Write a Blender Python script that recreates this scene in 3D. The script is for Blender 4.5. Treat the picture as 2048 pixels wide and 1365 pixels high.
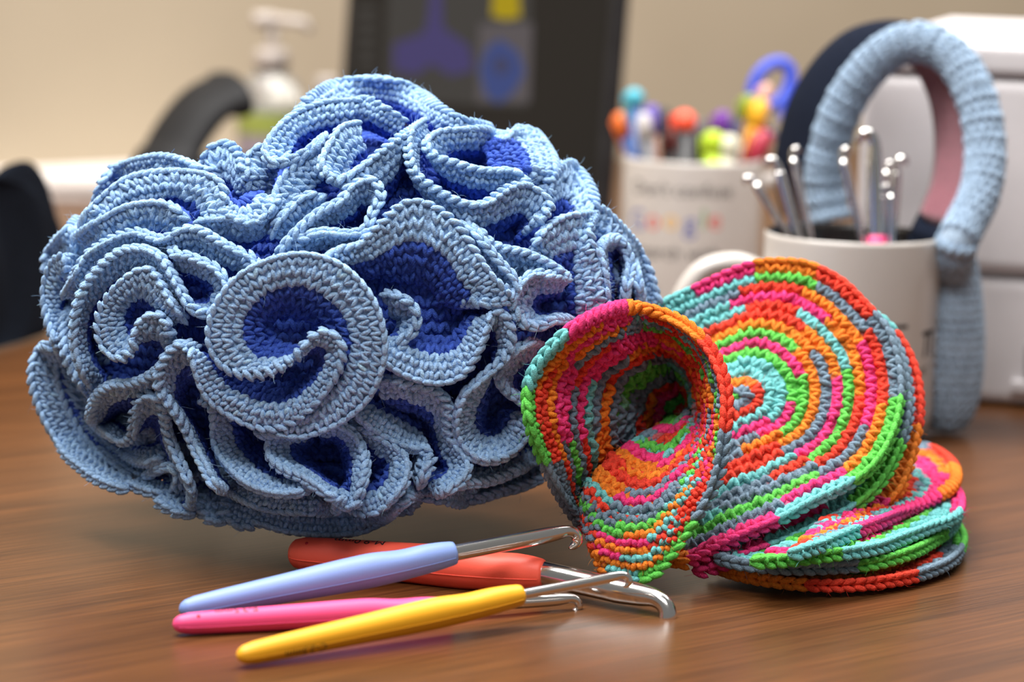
import bpy, bmesh, math, random
import numpy as np
from mathutils import Vector, Matrix

for o in list(bpy.data.objects):
    bpy.data.objects.remove(o)
SC = bpy.context.scene
COL = SC.collection
random.seed(7)
RNG = np.random.default_rng(11)

# ------------------------------------------------------------------ camera
# desk top is z = 0, camera stands at the origin of x / y and looks along +y, slightly down
CAM_H = 0.254
PITCH = math.radians(8.8)
ROLL = math.radians(1.6)
FPX = 2048 * 105.0 / 36.0
_r0 = np.array([1.0, 0, 0]); _f0 = np.array([0, math.cos(PITCH), -math.sin(PITCH)]); _u0 = np.array([0, math.sin(PITCH), math.cos(PITCH)])
C_R = _r0 * math.cos(ROLL) + _u0 * math.sin(ROLL)
C_U = -_r0 * math.sin(ROLL) + _u0 * math.cos(ROLL)
C_F = _f0
CAM = np.array([0, 0, CAM_H])
cam_d = bpy.data.cameras.new('camera')
cam = bpy.data.objects.new('camera', cam_d); COL.objects.link(cam)
cam_d.sensor_width = 36.0; cam_d.lens = 105.0
cam_d.clip_start = 0.05; cam_d.clip_end = 50
cam.matrix_world = Matrix(((C_R[0], C_U[0], -C_F[0], CAM[0]), (C_R[1], C_U[1], -C_F[1], CAM[1]), (C_R[2], C_U[2], -C_F[2], CAM[2]), (0, 0, 0, 1)))
cam_d.dof.use_dof = True
cam_d.dof.focus_distance = 1.085
cam_d.dof.aperture_fstop = 7.5
SC.camera = cam

# ------------------------------------------------------------------ world, lights, exposure
SC.view_settings.view_transform = 'Standard'
SC.view_settings.look = 'None'
SC.view_settings.exposure = 0.12
SC.view_settings.gamma = 1.0
SC.view_settings.use_curve_mapping = False
world = bpy.data.worlds.new('world'); SC.world = world; world.use_nodes = True
wb = world.node_tree.nodes['Background']
wb.inputs[0].default_value = (1.0, 0.97, 0.94, 1); wb.inputs[1].default_value = 0.17

def area(name, loc, target, sx, sy, power, color):
    d = bpy.data.lights.new(name, 'AREA'); d.shape = 'RECTANGLE'; d.size = sx; d.size_y = sy; d.energy = power; d.color = color
    o = bpy.data.objects.new(name, d); COL.objects.link(o); o.location = loc
    o.rotation_euler = (Vector(target) - Vector(loc)).to_track_quat('-Z', 'Y').to_euler()
    return o
area('ceiling_panel_light', (-0.48, 1.28, 1.75), (-0.48, 1.28, 0), 1.2, 0.6, 66, (1.0, 0.97, 0.94))
area('ceiling_panel_light', (0.85, 2.15, 1.75), (0.85, 2.15, 0), 1.2, 0.6, 44, (1.0, 0.97, 0.94))
area('ceiling_panel_light', (-0.15, 0.05, 1.75), (-0.15, 0.05, 0), 1.2, 0.6, 30, (1.0, 0.97, 0.95))

# ------------------------------------------------------------------ helpers
def ray(x, y):
    d = C_F + C_R * ((x - 1024.0) / FPX) - C_U * ((y - 682.5) / FPX)
    return d
def at_depth(x, y, dep):            # dep in metres along the viewing axis
    return CAM + ray(x, y) * dep
def at_z(x, y, z):
    d = ray(x, y); return CAM + d * ((z - CAM_H) / d[2])

def tag(o, label=None, cat=None, group=None, kind=None):
    if label: o['label'] = label
    if cat: o['category'] = cat
    if group: o['group'] = group
    if kind: o['kind'] = kind
    return o
def empty(name, loc, label=None, cat=None, group=None):
    o = bpy.data.objects.new(name, None); COL.objects.link(o); o.location = Vector(loc); o.empty_display_size = 0.01
    return tag(o, label, cat, group)
def put(name, me, mat=None, parent=None, smooth=True):
    """link a mesh given in WORLD coordinates, optionally below a parent Empty"""
    o = bpy.data.objects.new(name, me); COL.objects.link(o)
    if mat is not None:
        me.materials.clear(); me.materials.append(mat)
    if smooth and len(me.polygons):
        me.polygons.foreach_set('use_smooth', np.ones(len(me.polygons), dtype=bool))
    if parent is not None:
        o.parent = parent
        o.matrix_parent_inverse = parent_inv(parent)
    return o
def parent_inv(p):
    m = Matrix.LocRotScale(p.location, p.rotation_euler, p.scale)
    if p.parent is not None:
        m = wm(p.parent) @ p.matrix_parent_inverse @ m
    return m.inverted()
def wm(p):
    m = Matrix.LocRotScale(p.location, p.rotation_euler, p.scale)
    if p.parent is not None:
        m = wm(p.parent) @ p.matrix_parent_inverse @ m
    return m
def pymesh(name, V, F):
    me = bpy.data.meshes.new(name); me.from_pydata([tuple(map(float, v)) for v in V], [], [tuple(map(int, f)) for f in F]); me.update()
    return me
def npmesh(name, V, quads=None, tris=None, col=None):
    V = np.ascontiguousarray(V, dtype=np.float32)
    me = bpy.data.meshes.new(name)
    q = np.zeros((0, 4), np.int32) if quads is None else np.asarray(quads, np.int32)
    t = np.zeros((0, 3), np.int32) if tris is None else np.asarray(tris, np.int32)
    me.vertices.add(len(V)); me.vertices.foreach_set('co', V.ravel())
    nl = q.size + t.size; npoly = len(q) + len(t)
    me.loops.add(nl); me.loops.foreach_set('vertex_index', np.concatenate([q.ravel(), t.ravel()]).astype(np.int32))
    me.polygons.add(npoly)
    st = np.concatenate([np.arange(len(q)) * 4, q.size + np.arange(len(t)) * 3]).astype(np.int32)
    me.polygons.foreach_set('loop_start', st)
    me.update(calc_edges=True)
    if col is not None:
        a = me.color_attributes.new('Col', 'FLOAT_COLOR', 'POINT')
        c = np.ones((len(V), 4), np.float32); c[:, :3] = col
        a.data.foreach_set('color', c.ravel())
    return me
def lin(c):
    c = np.asarray(c, float) / 255.0
    return np.where(c <= 0.04045, c / 12.92, ((c + 0.055) / 1.055) ** 2.4)

def catmull(P, n, closed=False):
    """resample control points evenly to n points (n+1th = first when closed)"""
    P = np.asarray(P, float); m = len(P)
    if closed:
        Q = np.vstack([P[-1], P, P[0], P[1]]); segs = m
    else:
        Q = np.vstack([2 * P[0] - P[1], P, 2 * P[-1] - P[-2]]); segs = m - 1
    u = np.linspace(0, segs, n, endpoint=not closed)
    i = np.minimum(u.astype(int), segs - 1); t = (u - i)[:, None]
    p0, p1, p2, p3 = Q[i], Q[i + 1], Q[i + 2], Q[i + 3]
    return 0.5 * ((2 * p1) + (p2 - p0) * t + (2 * p0 - 5 * p1 + 4 * p2 - p3) * t ** 2 + (3 * p1 - p0 - 3 * p2 + p3) * t ** 3)

def nrm(v):
    v = np.asarray(v, float); return v / (np.linalg.norm(v, axis=-1, keepdims=True) + 1e-12)

# ------------------------------------------------------------------ materials
def material(name, base=(0.5, 0.5, 0.5), rough=0.5, metal=0.0, **kw):
    m = bpy.data.materials.new(name); m.use_nodes = True
    b = m.node_tree.nodes['Principled BSDF']
    b.inputs['Base Color'].default_value = (*base, 1); b.inputs['Roughness'].default_value = rough; b.inputs['Metallic'].default_value = metal
    for k, v in kw.items():
        b.inputs[k].default_value = v
    return m
def noise_on(m, scale, lo, hi, bump=0.0, bump_scale=None, detail=3, stretch=(1, 1, 1)):
    """mottle the base colour between lo and hi, optional fine bump"""
    nt = m.node_tree; b = nt.nodes['Principled BSDF']
    tc = nt.nodes.new('ShaderNodeTexCoord'); mp = nt.nodes.new('ShaderNodeMapping'); mp.inputs['Scale'].default_value = stretch
    nt.links.new(tc.outputs['Object'], mp.inputs[0])
    nz = nt.nodes.new('ShaderNodeTexNoise'); nz.inputs['Scale'].default_value = scale; nz.inputs['Detail'].default_value = detail
    nt.links.new(mp.outputs[0], nz.inputs['Vector'])
    cr = nt.nodes.new('ShaderNodeValToRGB'); cr.color_ramp.elements[0].position = 0.3; cr.color_ramp.elements[1].position = 0.7
    cr.color_ramp.elements[0].color = (*lo, 1); cr.color_ramp.elements[1].color = (*hi, 1)
    nt.links.new(nz.outputs['Fac'], cr.inputs[0]); nt.links.new(cr.outputs[0], b.inputs['Base Color'])
    if bump:
        n2 = nt.nodes.new('ShaderNodeTexNoise'); n2.inputs['Scale'].default_value = bump_scale or scale; n2.inputs['Detail'].default_value = 4
        nt.links.new(mp.outputs[0], n2.inputs['Vector'])
        bp = nt.nodes.new('ShaderNodeBump'); bp.inputs['Strength'].default_value = bump; bp.inputs['Distance'].default_value = 0.001
        nt.links.new(n2.outputs['Fac'], bp.inputs['Height']); nt.links.new(bp.outputs[0], b.inputs['Normal'])
    return m

def yarn_material():
    m = bpy.data.materials.new('yarn'); m.use_nodes = True; nt = m.node_tree; b = nt.nodes['Principled BSDF']
    at = nt.nodes.new('ShaderNodeAttribute'); at.attribute_name = 'Col'
    tc = nt.nodes.new('ShaderNodeTexCoord')
    nz = nt.nodes.new('ShaderNodeTexNoise'); nz.inputs['Scale'].default_value = 900; nz.inputs['Detail'].default_value = 3
    nt.links.new(tc.outputs['Object'], nz.inputs['Vector'])
    mr = nt.nodes.new('ShaderNodeMapRange'); mr.inputs['From Min'].default_value = 0.3; mr.inputs['From Max'].default_value = 0.7
    mr.inputs['To Min'].default_value = 0.72; mr.inputs['To Max'].default_value = 1.2
    nt.links.new(nz.outputs['Fac'], mr.inputs['Value'])
    mx = nt.nodes.new('ShaderNodeVectorMath'); mx.operation = 'SCALE'
    nt.links.new(at.outputs['Color'], mx.inputs[0]); nt.links.new(mr.outputs[0], mx.inputs['Scale'])
    nt.links.new(mx.outputs[0], b.inputs['Base Color'])
    b.inputs['Roughness'].default_value = 0.85; b.inputs['Specular IOR Level'].default_value = 0.25
    b.inputs['Sheen Weight'].default_value = 0.35; b.inputs['Sheen Roughness'].default_value = 0.4
    nt.links.new(mx.outputs[0], b.inputs['Sheen Tint'])
    n2 = nt.nodes.new('ShaderNodeTexNoise'); n2.inputs['Scale'].default_value = 2200; n2.inputs['Detail'].default_value = 4
    nt.links.new(tc.outputs['Object'], n2.inputs['Vector'])
    bp = nt.nodes.new('ShaderNodeBump'); bp.inputs['Strength'].default_value = 0.9; bp.inputs['Distance'].default_value = 0.0008
    nt.links.new(n2.outputs['Fac'], bp.inputs['Height']); nt.links.new(bp.outputs[0], b.inputs['Normal'])
    return m
YARN = yarn_material()

def wood_material(angle):
    m = bpy.data.materials.new('desk_wood_laminate'); m.use_nodes = True; nt = m.node_tree; b = nt.nodes['Principled BSDF']
    tc = nt.nodes.new('ShaderNodeTexCoord')
    mp = nt.nodes.new('ShaderNodeMapping'); mp.inputs['Scale'].default_value = (0.9, 22, 22)
    nt.links.new(tc.outputs['Object'], mp.inputs[0])
    n1 = nt.nodes.new('ShaderNodeTexNoise'); n1.inputs['Scale'].default_value = 2.2; n1.inputs['Detail'].default_value = 6; n1.inputs['Roughness'].default_value = 0.6
    nt.links.new(mp.outputs[0], n1.inputs['Vector'])
    mp2 = nt.nodes.new('ShaderNodeMapping'); mp2.inputs['Scale'].default_value = (6, 260, 260)
    nt.links.new(tc.outputs['Object'], mp2.inputs[0])
    n2 = nt.nodes.new('ShaderNodeTexNoise'); n2.inputs['Scale'].default_value = 3.0; n2.inputs['Detail'].default_value = 5
    nt.links.new(mp2.outputs[0], n2.inputs['Vector'])
    cr = nt.nodes.new('ShaderNodeValToRGB'); e = cr.color_ramp.elements
    e[0].position = 0.30; e[0].color = (*lin((52, 30, 14)), 1); e[1].position = 0.72; e[1].color = (*lin((109, 67, 34)), 1)
    x = e.new(0.5); x.color = (*lin((82, 50, 25)), 1)
    ad = nt.nodes.new('ShaderNodeMath'); ad.operation = 'MULTIPLY_ADD'; ad.inputs[1].default_value = 0.62
    sb = nt.nodes.new('ShaderNodeMath'); sb.operation = 'MULTIPLY'; sb.inputs[1].default_value = 0.42
    nt.links.new(n1.outputs['Fac'], sb.inputs[0]); nt.links.new(n2.outputs['Fac'], ad.inputs[0]); nt.links.new(sb.outputs[0], ad.inputs[2])
    nt.links.new(ad.outputs[0], cr.inputs[0]); nt.links.new(cr.outputs[0], b.inputs['Base Color'])
    b.inputs['Roughness'].default_value = 0.30; b.inputs['Specular IOR Level'].default_value = 0.32
    bp = nt.nodes.new('ShaderNodeBump'); bp.inputs['Strength'].default_value = 0.12; bp.inputs['Distance'].default_value = 0.0005
    nt.links.new(n2.outputs['Fac'], bp.inputs['Height']); nt.links.new(bp.outputs[0], b.inputs['Normal'])
    return m

CHROME = material('polished_aluminium', (0.82, 0.81, 0.79), 0.16, 1.0)
WHITE_CER = noise_on(material('white_ceramic', rough=0.22), 30, tuple(lin((192, 186, 180))), tuple(lin((199, 194, 188))))
BLACK_CER = noise_on(material('black_glaze', rough=0.2), 30, (0.010, 0.009, 0.009), (0.016, 0.014, 0.013))
BLACK_PL = noise_on(material('black_plastic', rough=0.45), 60, (0.012, 0.012, 0.014), (0.022, 0.022, 0.024))
PRINT = noise_on(material('black_print', rough=0.6), 50, (0.01, 0.01, 0.012), (0.02, 0.02, 0.022))
WALL = noise_on(material('beige_wall_paint', rough=0.9), 6, tuple(lin((168, 154, 132))), tuple(lin((173, 159, 137))), 0.08, 300)
PRINTER_M = noise_on(material('white_printer_plastic', rough=0.45), 40, tuple(lin((212, 208, 210))), tuple(lin((220, 216, 218))))
GREY_PL = noise_on(material('grey_plastic', rough=0.5), 40, tuple(lin((150, 146, 147))), tuple(lin((160, 156, 157))))
PAPER = noise_on(material('white_paper', rough=0.8), 40, tuple(lin((222, 214, 208))), tuple(lin((230, 223, 218))))

def box_mesh(name, lo, hi, bevel=0.0, segs=3):
    bm = bmesh.new(); bmesh.ops.create_cube(bm, size=1)
    lo = np.array(lo); hi = np.array(hi)
    for v in bm.verts:
        v.co = Vector(lo + (np.array(v.co) + 0.5) * (hi - lo))
    if bevel:
        bmesh.ops.bevel(bm, geom=bm.edges[:], offset=bevel, segments=segs, profile=0.7, affect='EDGES')
    me = bpy.data.meshes.new(name); bm.to_mesh(me); bm.free(); return me
def xform(me, M):
    me.transform(M); return me
def sweep(name, P, R, n=12, caps=True, flat=None, up=None):
    """tube along points P with radii R (float or (a,b))"""
    P = np.asarray(P, float); m = len(P)
    T = nrm(np.gradient(P, axis=0))
    ref = np.array(up if up is not None else (0, 0, 1.0))
    if abs(np.dot(ref, T[0])) > 0.95: ref = np.array([1.0, 0, 0])
    N = ref - T[0] * np.dot(ref, T[0]); N = N / np.linalg.norm(N)
    V = []; 
    for k in range(m):
        N = N - T[k] * np.dot(N, T[k]); N = N / (np.linalg.norm(N) + 1e-9); B = np.cross(T[k], N)
        ra, rb = (R[k], R[k]) if np.isscalar(R[k]) else R[k]
        for j in range(n):
            a = 2 * math.pi * j / n
            V.append(P[k] + N * (ra * math.cos(a)) + B * (rb * math.sin(a)))
    F = []
    for k in range(m - 1):
        for j in range(n):
            F.append((k * n + j, k * n + (j + 1) % n, (k + 1) * n + (j + 1) % n, (k + 1) * n + j))
    if caps:
        V.append(P[0]); V.append(P[-1]); a, b = len(V) - 2, len(V) - 1
        for j in range(n):
            F.append((a, (j + 1) % n, j)); F.append((b, (m - 1) * n + j, (m - 1) * n + (j + 1) % n))
    return pymesh(name, V, F)
def lathe(name, prof, n=48, center=(0, 0, 0), axis_close=True):
    V = []; F = []
    for (r, z) in prof:
        for j in range(n):
            a = 2 * math.pi * j / n
            V.append((center[0] + r * math.cos(a), center[1] + r * math.sin(a), center[2] + z))
    for k in range(len(prof) - 1):
        for j in range(n):
            F.append((k * n + j, k * n + (j + 1) % n, (k + 1) * n + (j + 1) % n, (k + 1) * n + j))
    me = pymesh(name, V, F)
    return me

def text_mesh(txt, size, fit=None):
    """flat text mesh in x,y (metres), centred; returns (verts Nx2, faces)"""
    cu = bpy.data.curves.new('lettering', 'FONT'); cu.body = txt; cu.size = size; cu.align_x = 'CENTER'; cu.align_y = 'CENTER'; cu.resolution_u = 3
    ob = bpy.data.objects.new('lettering_tmp', cu); COL.objects.link(ob)
    dg = bpy.context.evaluated_depsgraph_get()
    me = bpy.data.meshes.new_from_object(ob.evaluated_get(dg))
    bm = bmesh.new(); bm.from_mesh(me); bmesh.ops.triangulate(bm, faces=bm.faces[:])
    for _ in range(1):
        long_e = [e for e in bm.edges if e.calc_length() > size * 0.25]
        if long_e: bmesh.ops.subdivide_edges(bm, edges=long_e, cuts=2)
    bmesh.ops.triangulate(bm, faces=bm.faces[:])
    bm.verts.index_update()
    V = np.array([v.co[:2] for v in bm.verts]).reshape(-1, 2); F = [tuple(v.index for v in f.verts) for f in bm.faces]
    bm.free(); bpy.data.objects.remove(ob); bpy.data.curves.remove(cu); bpy.data.meshes.remove(me)
    return V, F

# ------------------------------------------------------------------ the room and the desk
GR = math.radians(40)                       # the wood grain, the wall behind and the desk edge run 40 deg off the picture plane
GX = np.array([math.cos(GR), math.sin(GR), 0]); GY = np.array([-math.sin(GR), math.cos(GR), 0])
WALL_P = np.array([-0.34, 2.42, 0])         # where the desk meets the wall
Rz = Matrix.Rotation(GR, 4, 'Z')
def desk_frame(p):                          # origin at p, x along the grain, y towards the wall
    return Matrix.Translation(Vector(p)) @ Rz
DF = desk_frame(WALL_P)
DESK_H = 0.74
wood = wood_material(GR)
me = box_mesh('wall_back', (-3.2, 0, -DESK_H), (4.2, 0.1, 1.9)); o = put('wall_back', me, WALL, smooth=False); o.matrix_world = DF; tag(o, kind='structure')
me = box_mesh('floor', (-3.2, -5.5, -DESK_H - 0.05), (4.2, 0, -DESK_H)); 
FLOOR_M = noise_on(material('grey_carpet', rough=0.95), 40, (0.10, 0.10, 0.11), (0.16, 0.16, 0.17))
o = put('floor', me, FLOOR_M, smooth=False); o.matrix_world = DF; tag(o, kind='structure')
desk = empty('desk', (0, 0, 0), 'large brown wood grain laminate desk carrying everything', 'desk')
desk.matrix_world = DF @ Matrix.Translation((0, 0, -DESK_H)); desk.location = (DF @ Matrix.Translation((0, 0, -DESK_H))).translation; desk.rotation_euler = (0, 0, GR)
def desk_part(name, lo, hi, mat, bev=0.0):
    me = box_mesh(name, lo, hi, bev, 2); o = bpy.data.objects.new(name, me); COL.objects.link(o); me.materials.append(mat); o.parent = desk
    return o
desk_part('desktop', (-1.2, -1.85, DESK_H - 0.03), (2.3, -0.002, DESK_H), wood, 0.003)
for x in (-1.15, 2.22):
    desk_part('side_panel', (x, -1.80, 0.0), (x + 0.03, -0.03, DESK_H - 0.0301), wood)
desk_part('back_panel', (-1.119, -0.06, 0.1), (2.219, -0.04, DESK_H - 0.0301), wood)

# ------------------------------------------------------------------ crochet engine
# a lobe is one leaf shaped loop of yarn; a stitch is a V of two lobes; an edge is a braid of slanted lobes
def _lobe(n=6):
    V = [(-1, 0, 0)]
    for x, r in ((-0.62, 0.78), (0.0, 1.0), (0.62, 0.78)):
        for j in range(n):
            a = 2 * math.pi * j / n
            V.append((x, r * math.cos(a), r * math.sin(a)))
    V.append((1, 0, 0))
    T = []; Q = []
    for j in range(n):
        T.append((0, 1 + (j + 1) % n, 1 + j)); T.append((1 + 3 * n, 1 + 2 * n + j, 1 + 2 * n + (j + 1) % n))
        for k in range(2):
            Q.append((1 + k * n + j, 1 + k * n + (j + 1) % n, 1 + (k + 1) * n + (j + 1) % n, 1 + (k + 1) * n + j))
    return np.array(V), np.array(T), np.array(Q)
LV, LT, LQ = _lobe(6)

FUZZ = []
class Yarn:
    """collects lobes and backing sheets, then becomes one mesh"""
    def __init__(s): s.V = []; s.T = []; s.Q = []; s.C = []; s.n = 0
    def lobes(s, c, a, b, n, col):
        m = len(c)
        if m == 0: return
        V = c[:, None, :] + a[:, None, :] * LV[None, :, 0:1] + b[:, None, :] * LV[None, :, 1:2] + n[:, None, :] * LV[None, :, 2:3]
        off = (np.arange(m) * len(LV) + s.n)[:, None, None]
        s.T.append((LT[None] + off).reshape(-1, 3)); s.Q.append((LQ[None] + off).reshape(-1, 4))
        s.V.append(V.reshape(-1, 3)); s.C.append(np.repeat(col, len(LV), axis=0)); s.n += m * len(LV)
    def grid(s, P, col):
        a, b = P.shape[:2]
        i = (np.arange(a - 1)[:, None] * b + np.arange(b - 1)[None, :]).ravel() + s.n
        s.Q.append(np.stack([i, i + 1, i + b + 1, i + b], 1)); s.V.append(P.reshape(-1, 3)); s.C.append(col.reshape(-1, 3)); s.n += a * b
    def mesh(s, name, zmin=0.0012):
        V = np.concatenate(s.V); V[:, 2] = np.maximum(V[:, 2], zmin)
        FUZZ.append((V, np.concatenate(s.C)))
        return npmesh(name, V, np.concatenate(s.Q), np.concatenate(s.T) if s.T else None, np.concatenate(s.C))

def crochet(rim, mid, inner, colour, split=None, closed=False, w=0.0036, h=0.0036, thick=0.0016, pick=None, vmax=1.0, chain=True, vang=0.42):
    """surface through rim / mid / inner control rows covered in stitches.
    colour(row, stitch_index, n_in_row) -> (k,3) array; split(row) -> key of the Yarn the row belongs to. returns dict key->Yarn"""
    N = 260
    R = catmull(rim, N, closed); M = catmull(mid, N, closed); I = catmull(inner, N, closed)
    # even the spacing along the rim
    def even(A, B, C):
        D = np.vstack([A, A[:1]]) if closed else A
        s = np.concatenate([[0], np.cumsum(np.linalg.norm(np.diff(D, axis=0), axis=1))])
        u = np.linspace(0, s[-1], N, endpoint=not closed); base = np.arange(len(D))
        f = np.interp(u, s, base); i = np.minimum(f.astype(int), len(D) - 2); t = (f - i)[:, None]
        def g(X):
            Y = np.vstack([X, X[:1]]) if closed else X
            return Y[i] * (1 - t) + Y[i + 1] * t
        return g(A), g(B), g(C)
    R, M, I = even(R, M, I)
    def surf(v):
        return R * ((v - 0.5) * (v - 1) * 2) + M * (-4 * v * (v - 1)) + I * (2 * v * (v - 0.5))
    vs = np.linspace(0, 1, 13); pts = np.array([surf(v) for v in vs])
    leng = np.linalg.norm(np.diff(pts, axis=0), axis=2).sum(0).mean()
    rows = max(2, int(round(leng * vmax / h))); dv = vmax / rows
    out = {}
    def Y(k):
        if k not in out: out[k] = Yarn()
        return out[k]
    split = split or (lambda r: 'all')
    total = 0
    sheetP = []; sheetC = []
    for r in range(rows):
        v = (r + 0.5) * dv
        P = surf(v); Pu = surf(max(0, v - 0.5 * dv)); Pd = surf(min(1, v + 0.5 * dv))
        D = np.vstack([P, P[:1]]) if closed else P
        s = np.concatenate([[0], np.cumsum(np.linalg.norm(np.diff(D, axis=0), axis=1))]); L = s[-1]
        n = max(3, int(round(L / w)))
        u = (np.arange(n) + (0.5 if r % 2 else 0.25)) * L / n
        u = np.minimum(u, L * 0.9999)
        f = np.interp(u, s, np.arange(len(D)))
        def g(X):
            Yv = np.vstack([X, X[:1]]) if closed else X
            i = np.minimum(f.astype(int), len(Yv) - 2); t = (f - i)[:, None]
            return Yv[i] * (1 - t) + Yv[i + 1] * t
        grad = np.gradient(D, axis=0)
        if closed: grad[0] = grad[-1] = (D[1] - D[-2]) / 2
        c = g(P); i0 = np.minimum(f.astype(int), len(D) - 2)
        t = nrm(grad[i0]); up = g(Pu) - g(Pd); hl = np.linalg.norm(up, axis=1, keepdims=True); up = nrm(up)
        nn = nrm(np.cross(t, up)); t2 = nrm(np.cross(up, nn))
        col = colour(r, np.arange(n), n, total, c); total += n
        wl = L / n
        jit = RNG.normal(0, 0.11, (n, 1))
        y = Y(split(r))
        for sg in (-1, 1):
            ang = vang + RNG.normal(0, 0.14, (n, 1)); ls = 1 + RNG.normal(0, 0.09, (n, 1))
            a = (up * np.cos(ang) + t2 * (sg * np.sin(ang))) * np.clip(hl * 0.66, 0.0006, 0.006) * ls
            b = (t2 * np.cos(ang) - up * (sg * np.sin(ang))) * (wl * 0.29)
            cc = c + t2 * (sg * wl * 0.25 + RNG.normal(0, 0.03, (n, 1)) * wl) + nn * (jit * thick * 2 * 0.7) + up * RNG.normal(0, 0.04, (n, 1)) * hl
            br = 1 + RNG.normal(0, 0.08, (n, 1))
            y.lobes(cc, a, b, nn * (thick * (1 + jit)), np.clip(col * br, 0, 1))
        if r == 0 and chain:
            # braided edge: two rows of slanted lobes over the rim
            rimc = g(Pu) + up * 0.0007
            for sg in (-1, 1):
                a = nrm(t2 + nn * (sg * -0.26) + up * 0.10 * sg) * (wl * 0.82)
                b = nrm(np.cross(nn, a)) * (w * 0.345)
                m3 = nrm(np.cross(a, b)) * (w * 0.325)
                br = 1 + RNG.normal(0, 0.05, (n, 1))
                y.lobes(rimc + nn * (sg * thick * 0.62), a, b, m3, np.clip(col * br * 1.02, 0, 1))
        # backing sheet row
        if r == 0: last = None
        q = 90 if not closed else 120
        fi = np.linspace(0, len(D) - 1, q); i = np.minimum(fi.astype(int), len(D) - 2); tt = (fi - i)[:, None]
        def gs(X):
            Yv = np.vstack([X, X[:1]]) if closed else X
            return Yv[i] * (1 - tt) + Yv[i + 1] * tt
        ci = np.clip((fi / (len(D) - 1) * n).astype(int), 0, n - 1)
        Pt = gs(Pu); Pb = gs(Pd)
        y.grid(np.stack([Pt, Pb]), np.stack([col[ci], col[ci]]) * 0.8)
    return out

# ------------------------------------------------------------------ blue hyperbolic crochet ball
BC = at_depth(690, 607, 1.162); BC[2] = 0.0885
BA = np.array([0.121, 0.092, 0.0855])
def on_ball(x, y, s):
    o = (CAM - BC) / (BA * s); d = ray(x, y) / (BA * s)
    a = d @ d; b = o @ d; c = o @ o - 1; q = b * b - a * c
    t = (-b - math.sqrt(q)) / a if q > 0 else -b / a
    k = min(1.0, max(0.0, (y - 860) / 180.0)); t -= 0.042 * k * k * (3 - 2 * k)      # the soft underside sags out over the desk
    return CAM + ray(x, y) * t
LIGHT = lin((164, 202, 243)); DARK = lin((66, 100, 200))
def ball_colour(nl):
    def f(r, i, n, tot, c=None):
        base = LIGHT if r < nl else DARK
        k = RNG.random((n, 1))
        return base * (0.92 + 0.16 * k)
    return f
ball = empty('crochet_ball', (BC[0], BC[1], 0), 'large blue ruffled crochet ball with pale blue edges and royal blue inside', 'crochet ball')
def ruffle(ctrl, sr=1.0, si=0.78, nl=3, dive=0.05, mp=(0.6, 0.4), w=0.0037, h=0.0042):
    """ctrl: rows of (rim x, rim y, inner x, inner y) on the photograph; depth comes from the ball's own round body"""
    rim = []; mid = []; inn = []
    k = len(ctrl)
    for j, (rx, ry, ix, iy) in enumerate(ctrl):
        s = sr - (dive if j in (0, k - 1) else 0)
        rim.append(on_ball(rx, ry, s)); inn.append(on_ball(ix, iy, si))
        mid.append(on_ball(rx + (ix - rx) * mp[0], ry + (iy - ry) * mp[0], s + (si - s) * mp[1]))
    make_ruffle(rim, mid, inn, nl, w, h)
def make_ruffle(rim, mid, inn, nl=3, w=0.0036, h=0.0036):
    d = crochet(rim, mid, inn, ball_colour(nl), split=lambda r: 'light' if r < nl else 'dark', w=w, h=h)
    r = put('ruffle', d['dark'].mesh('ruffle') if 'dark' in d else d['light'].mesh('ruffle'), YARN, ball)
    if 'dark' in d and 'light' in d:
        put('pale_border', d['light'].mesh('pale_border'), YARN, r)

# round body under the ruffles, worked in the round in the dark yarn
def core_mesh(sc):
    Yc = Yarn(); nr = 46
    for r in range(nr):
        el = -math.pi / 2 + (r + 0.5) * math.pi / nr
        n = max(6, int(2 * math.pi * 0.107 * sc * math.cos(el) / 0.0046)); az = (np.arange(n) + 0.5 * (r % 2)) / n * 2 * math.pi
        u = np.stack([np.cos(el) * np.sin(az), np.cos(el) * np.cos(az), np.full(n, math.sin(el))], 1)
        c = BC + BA * sc * u; nn = nrm(u / BA); t = nrm(np.stack([np.cos(az), -np.sin(az), np.zeros(n)], 1)); up = nrm(np.cross(nn, t))
        for sg in (-1, 1):
            a = (up * 0.9 + t * 0.42 * sg) * 0.0030; b = (t * 0.9 - up * 0.42 * sg) * 0.0013
            Yc.lobes(c + t * sg * 0.0011, a, b, nn * 0.0016, DARK * (0.93 + 0.14 * RNG.random((n, 1))))
    return Yc
def core_dent(v):
    # the body is hollow between the two upper domes
    c0 = on_ball(455, 290, 0.86); d = np.linalg.norm(v - c0, axis=1, keepdims=True); k = 0.30 * np.exp(-(d / 0.042) ** 2)
    return v + (BC - v) * k
cy = core_mesh(0.83); cy.V = [core_dent(v) for v in cy.V]
bm = bmesh.new(); bmesh.ops.create_uvsphere(bm, u_segments=48, v_segments=30, radius=1)
bm.verts.index_update(); vv = np.array([v.co[:] for v in bm.verts]) * BA * 0.83 + BC
qq = [[v.index for v in f.verts] for f in bm.faces if len(f.verts) == 4]; tt = [[v.index for v in f.verts] for f in bm.faces if len(f.verts) == 3]; bm.free()
cy.Q.append(np.array(qq) + cy.n); cy.T.append(np.array(tt) + cy.n); vv = core_dent(vv); cy.V.append(vv); cy.C.append(np.tile(DARK * 0.9, (len(vv), 1))); cy.n += len(vv)
put('core', cy.mesh('core', 0.002), YARN, ball)

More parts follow.
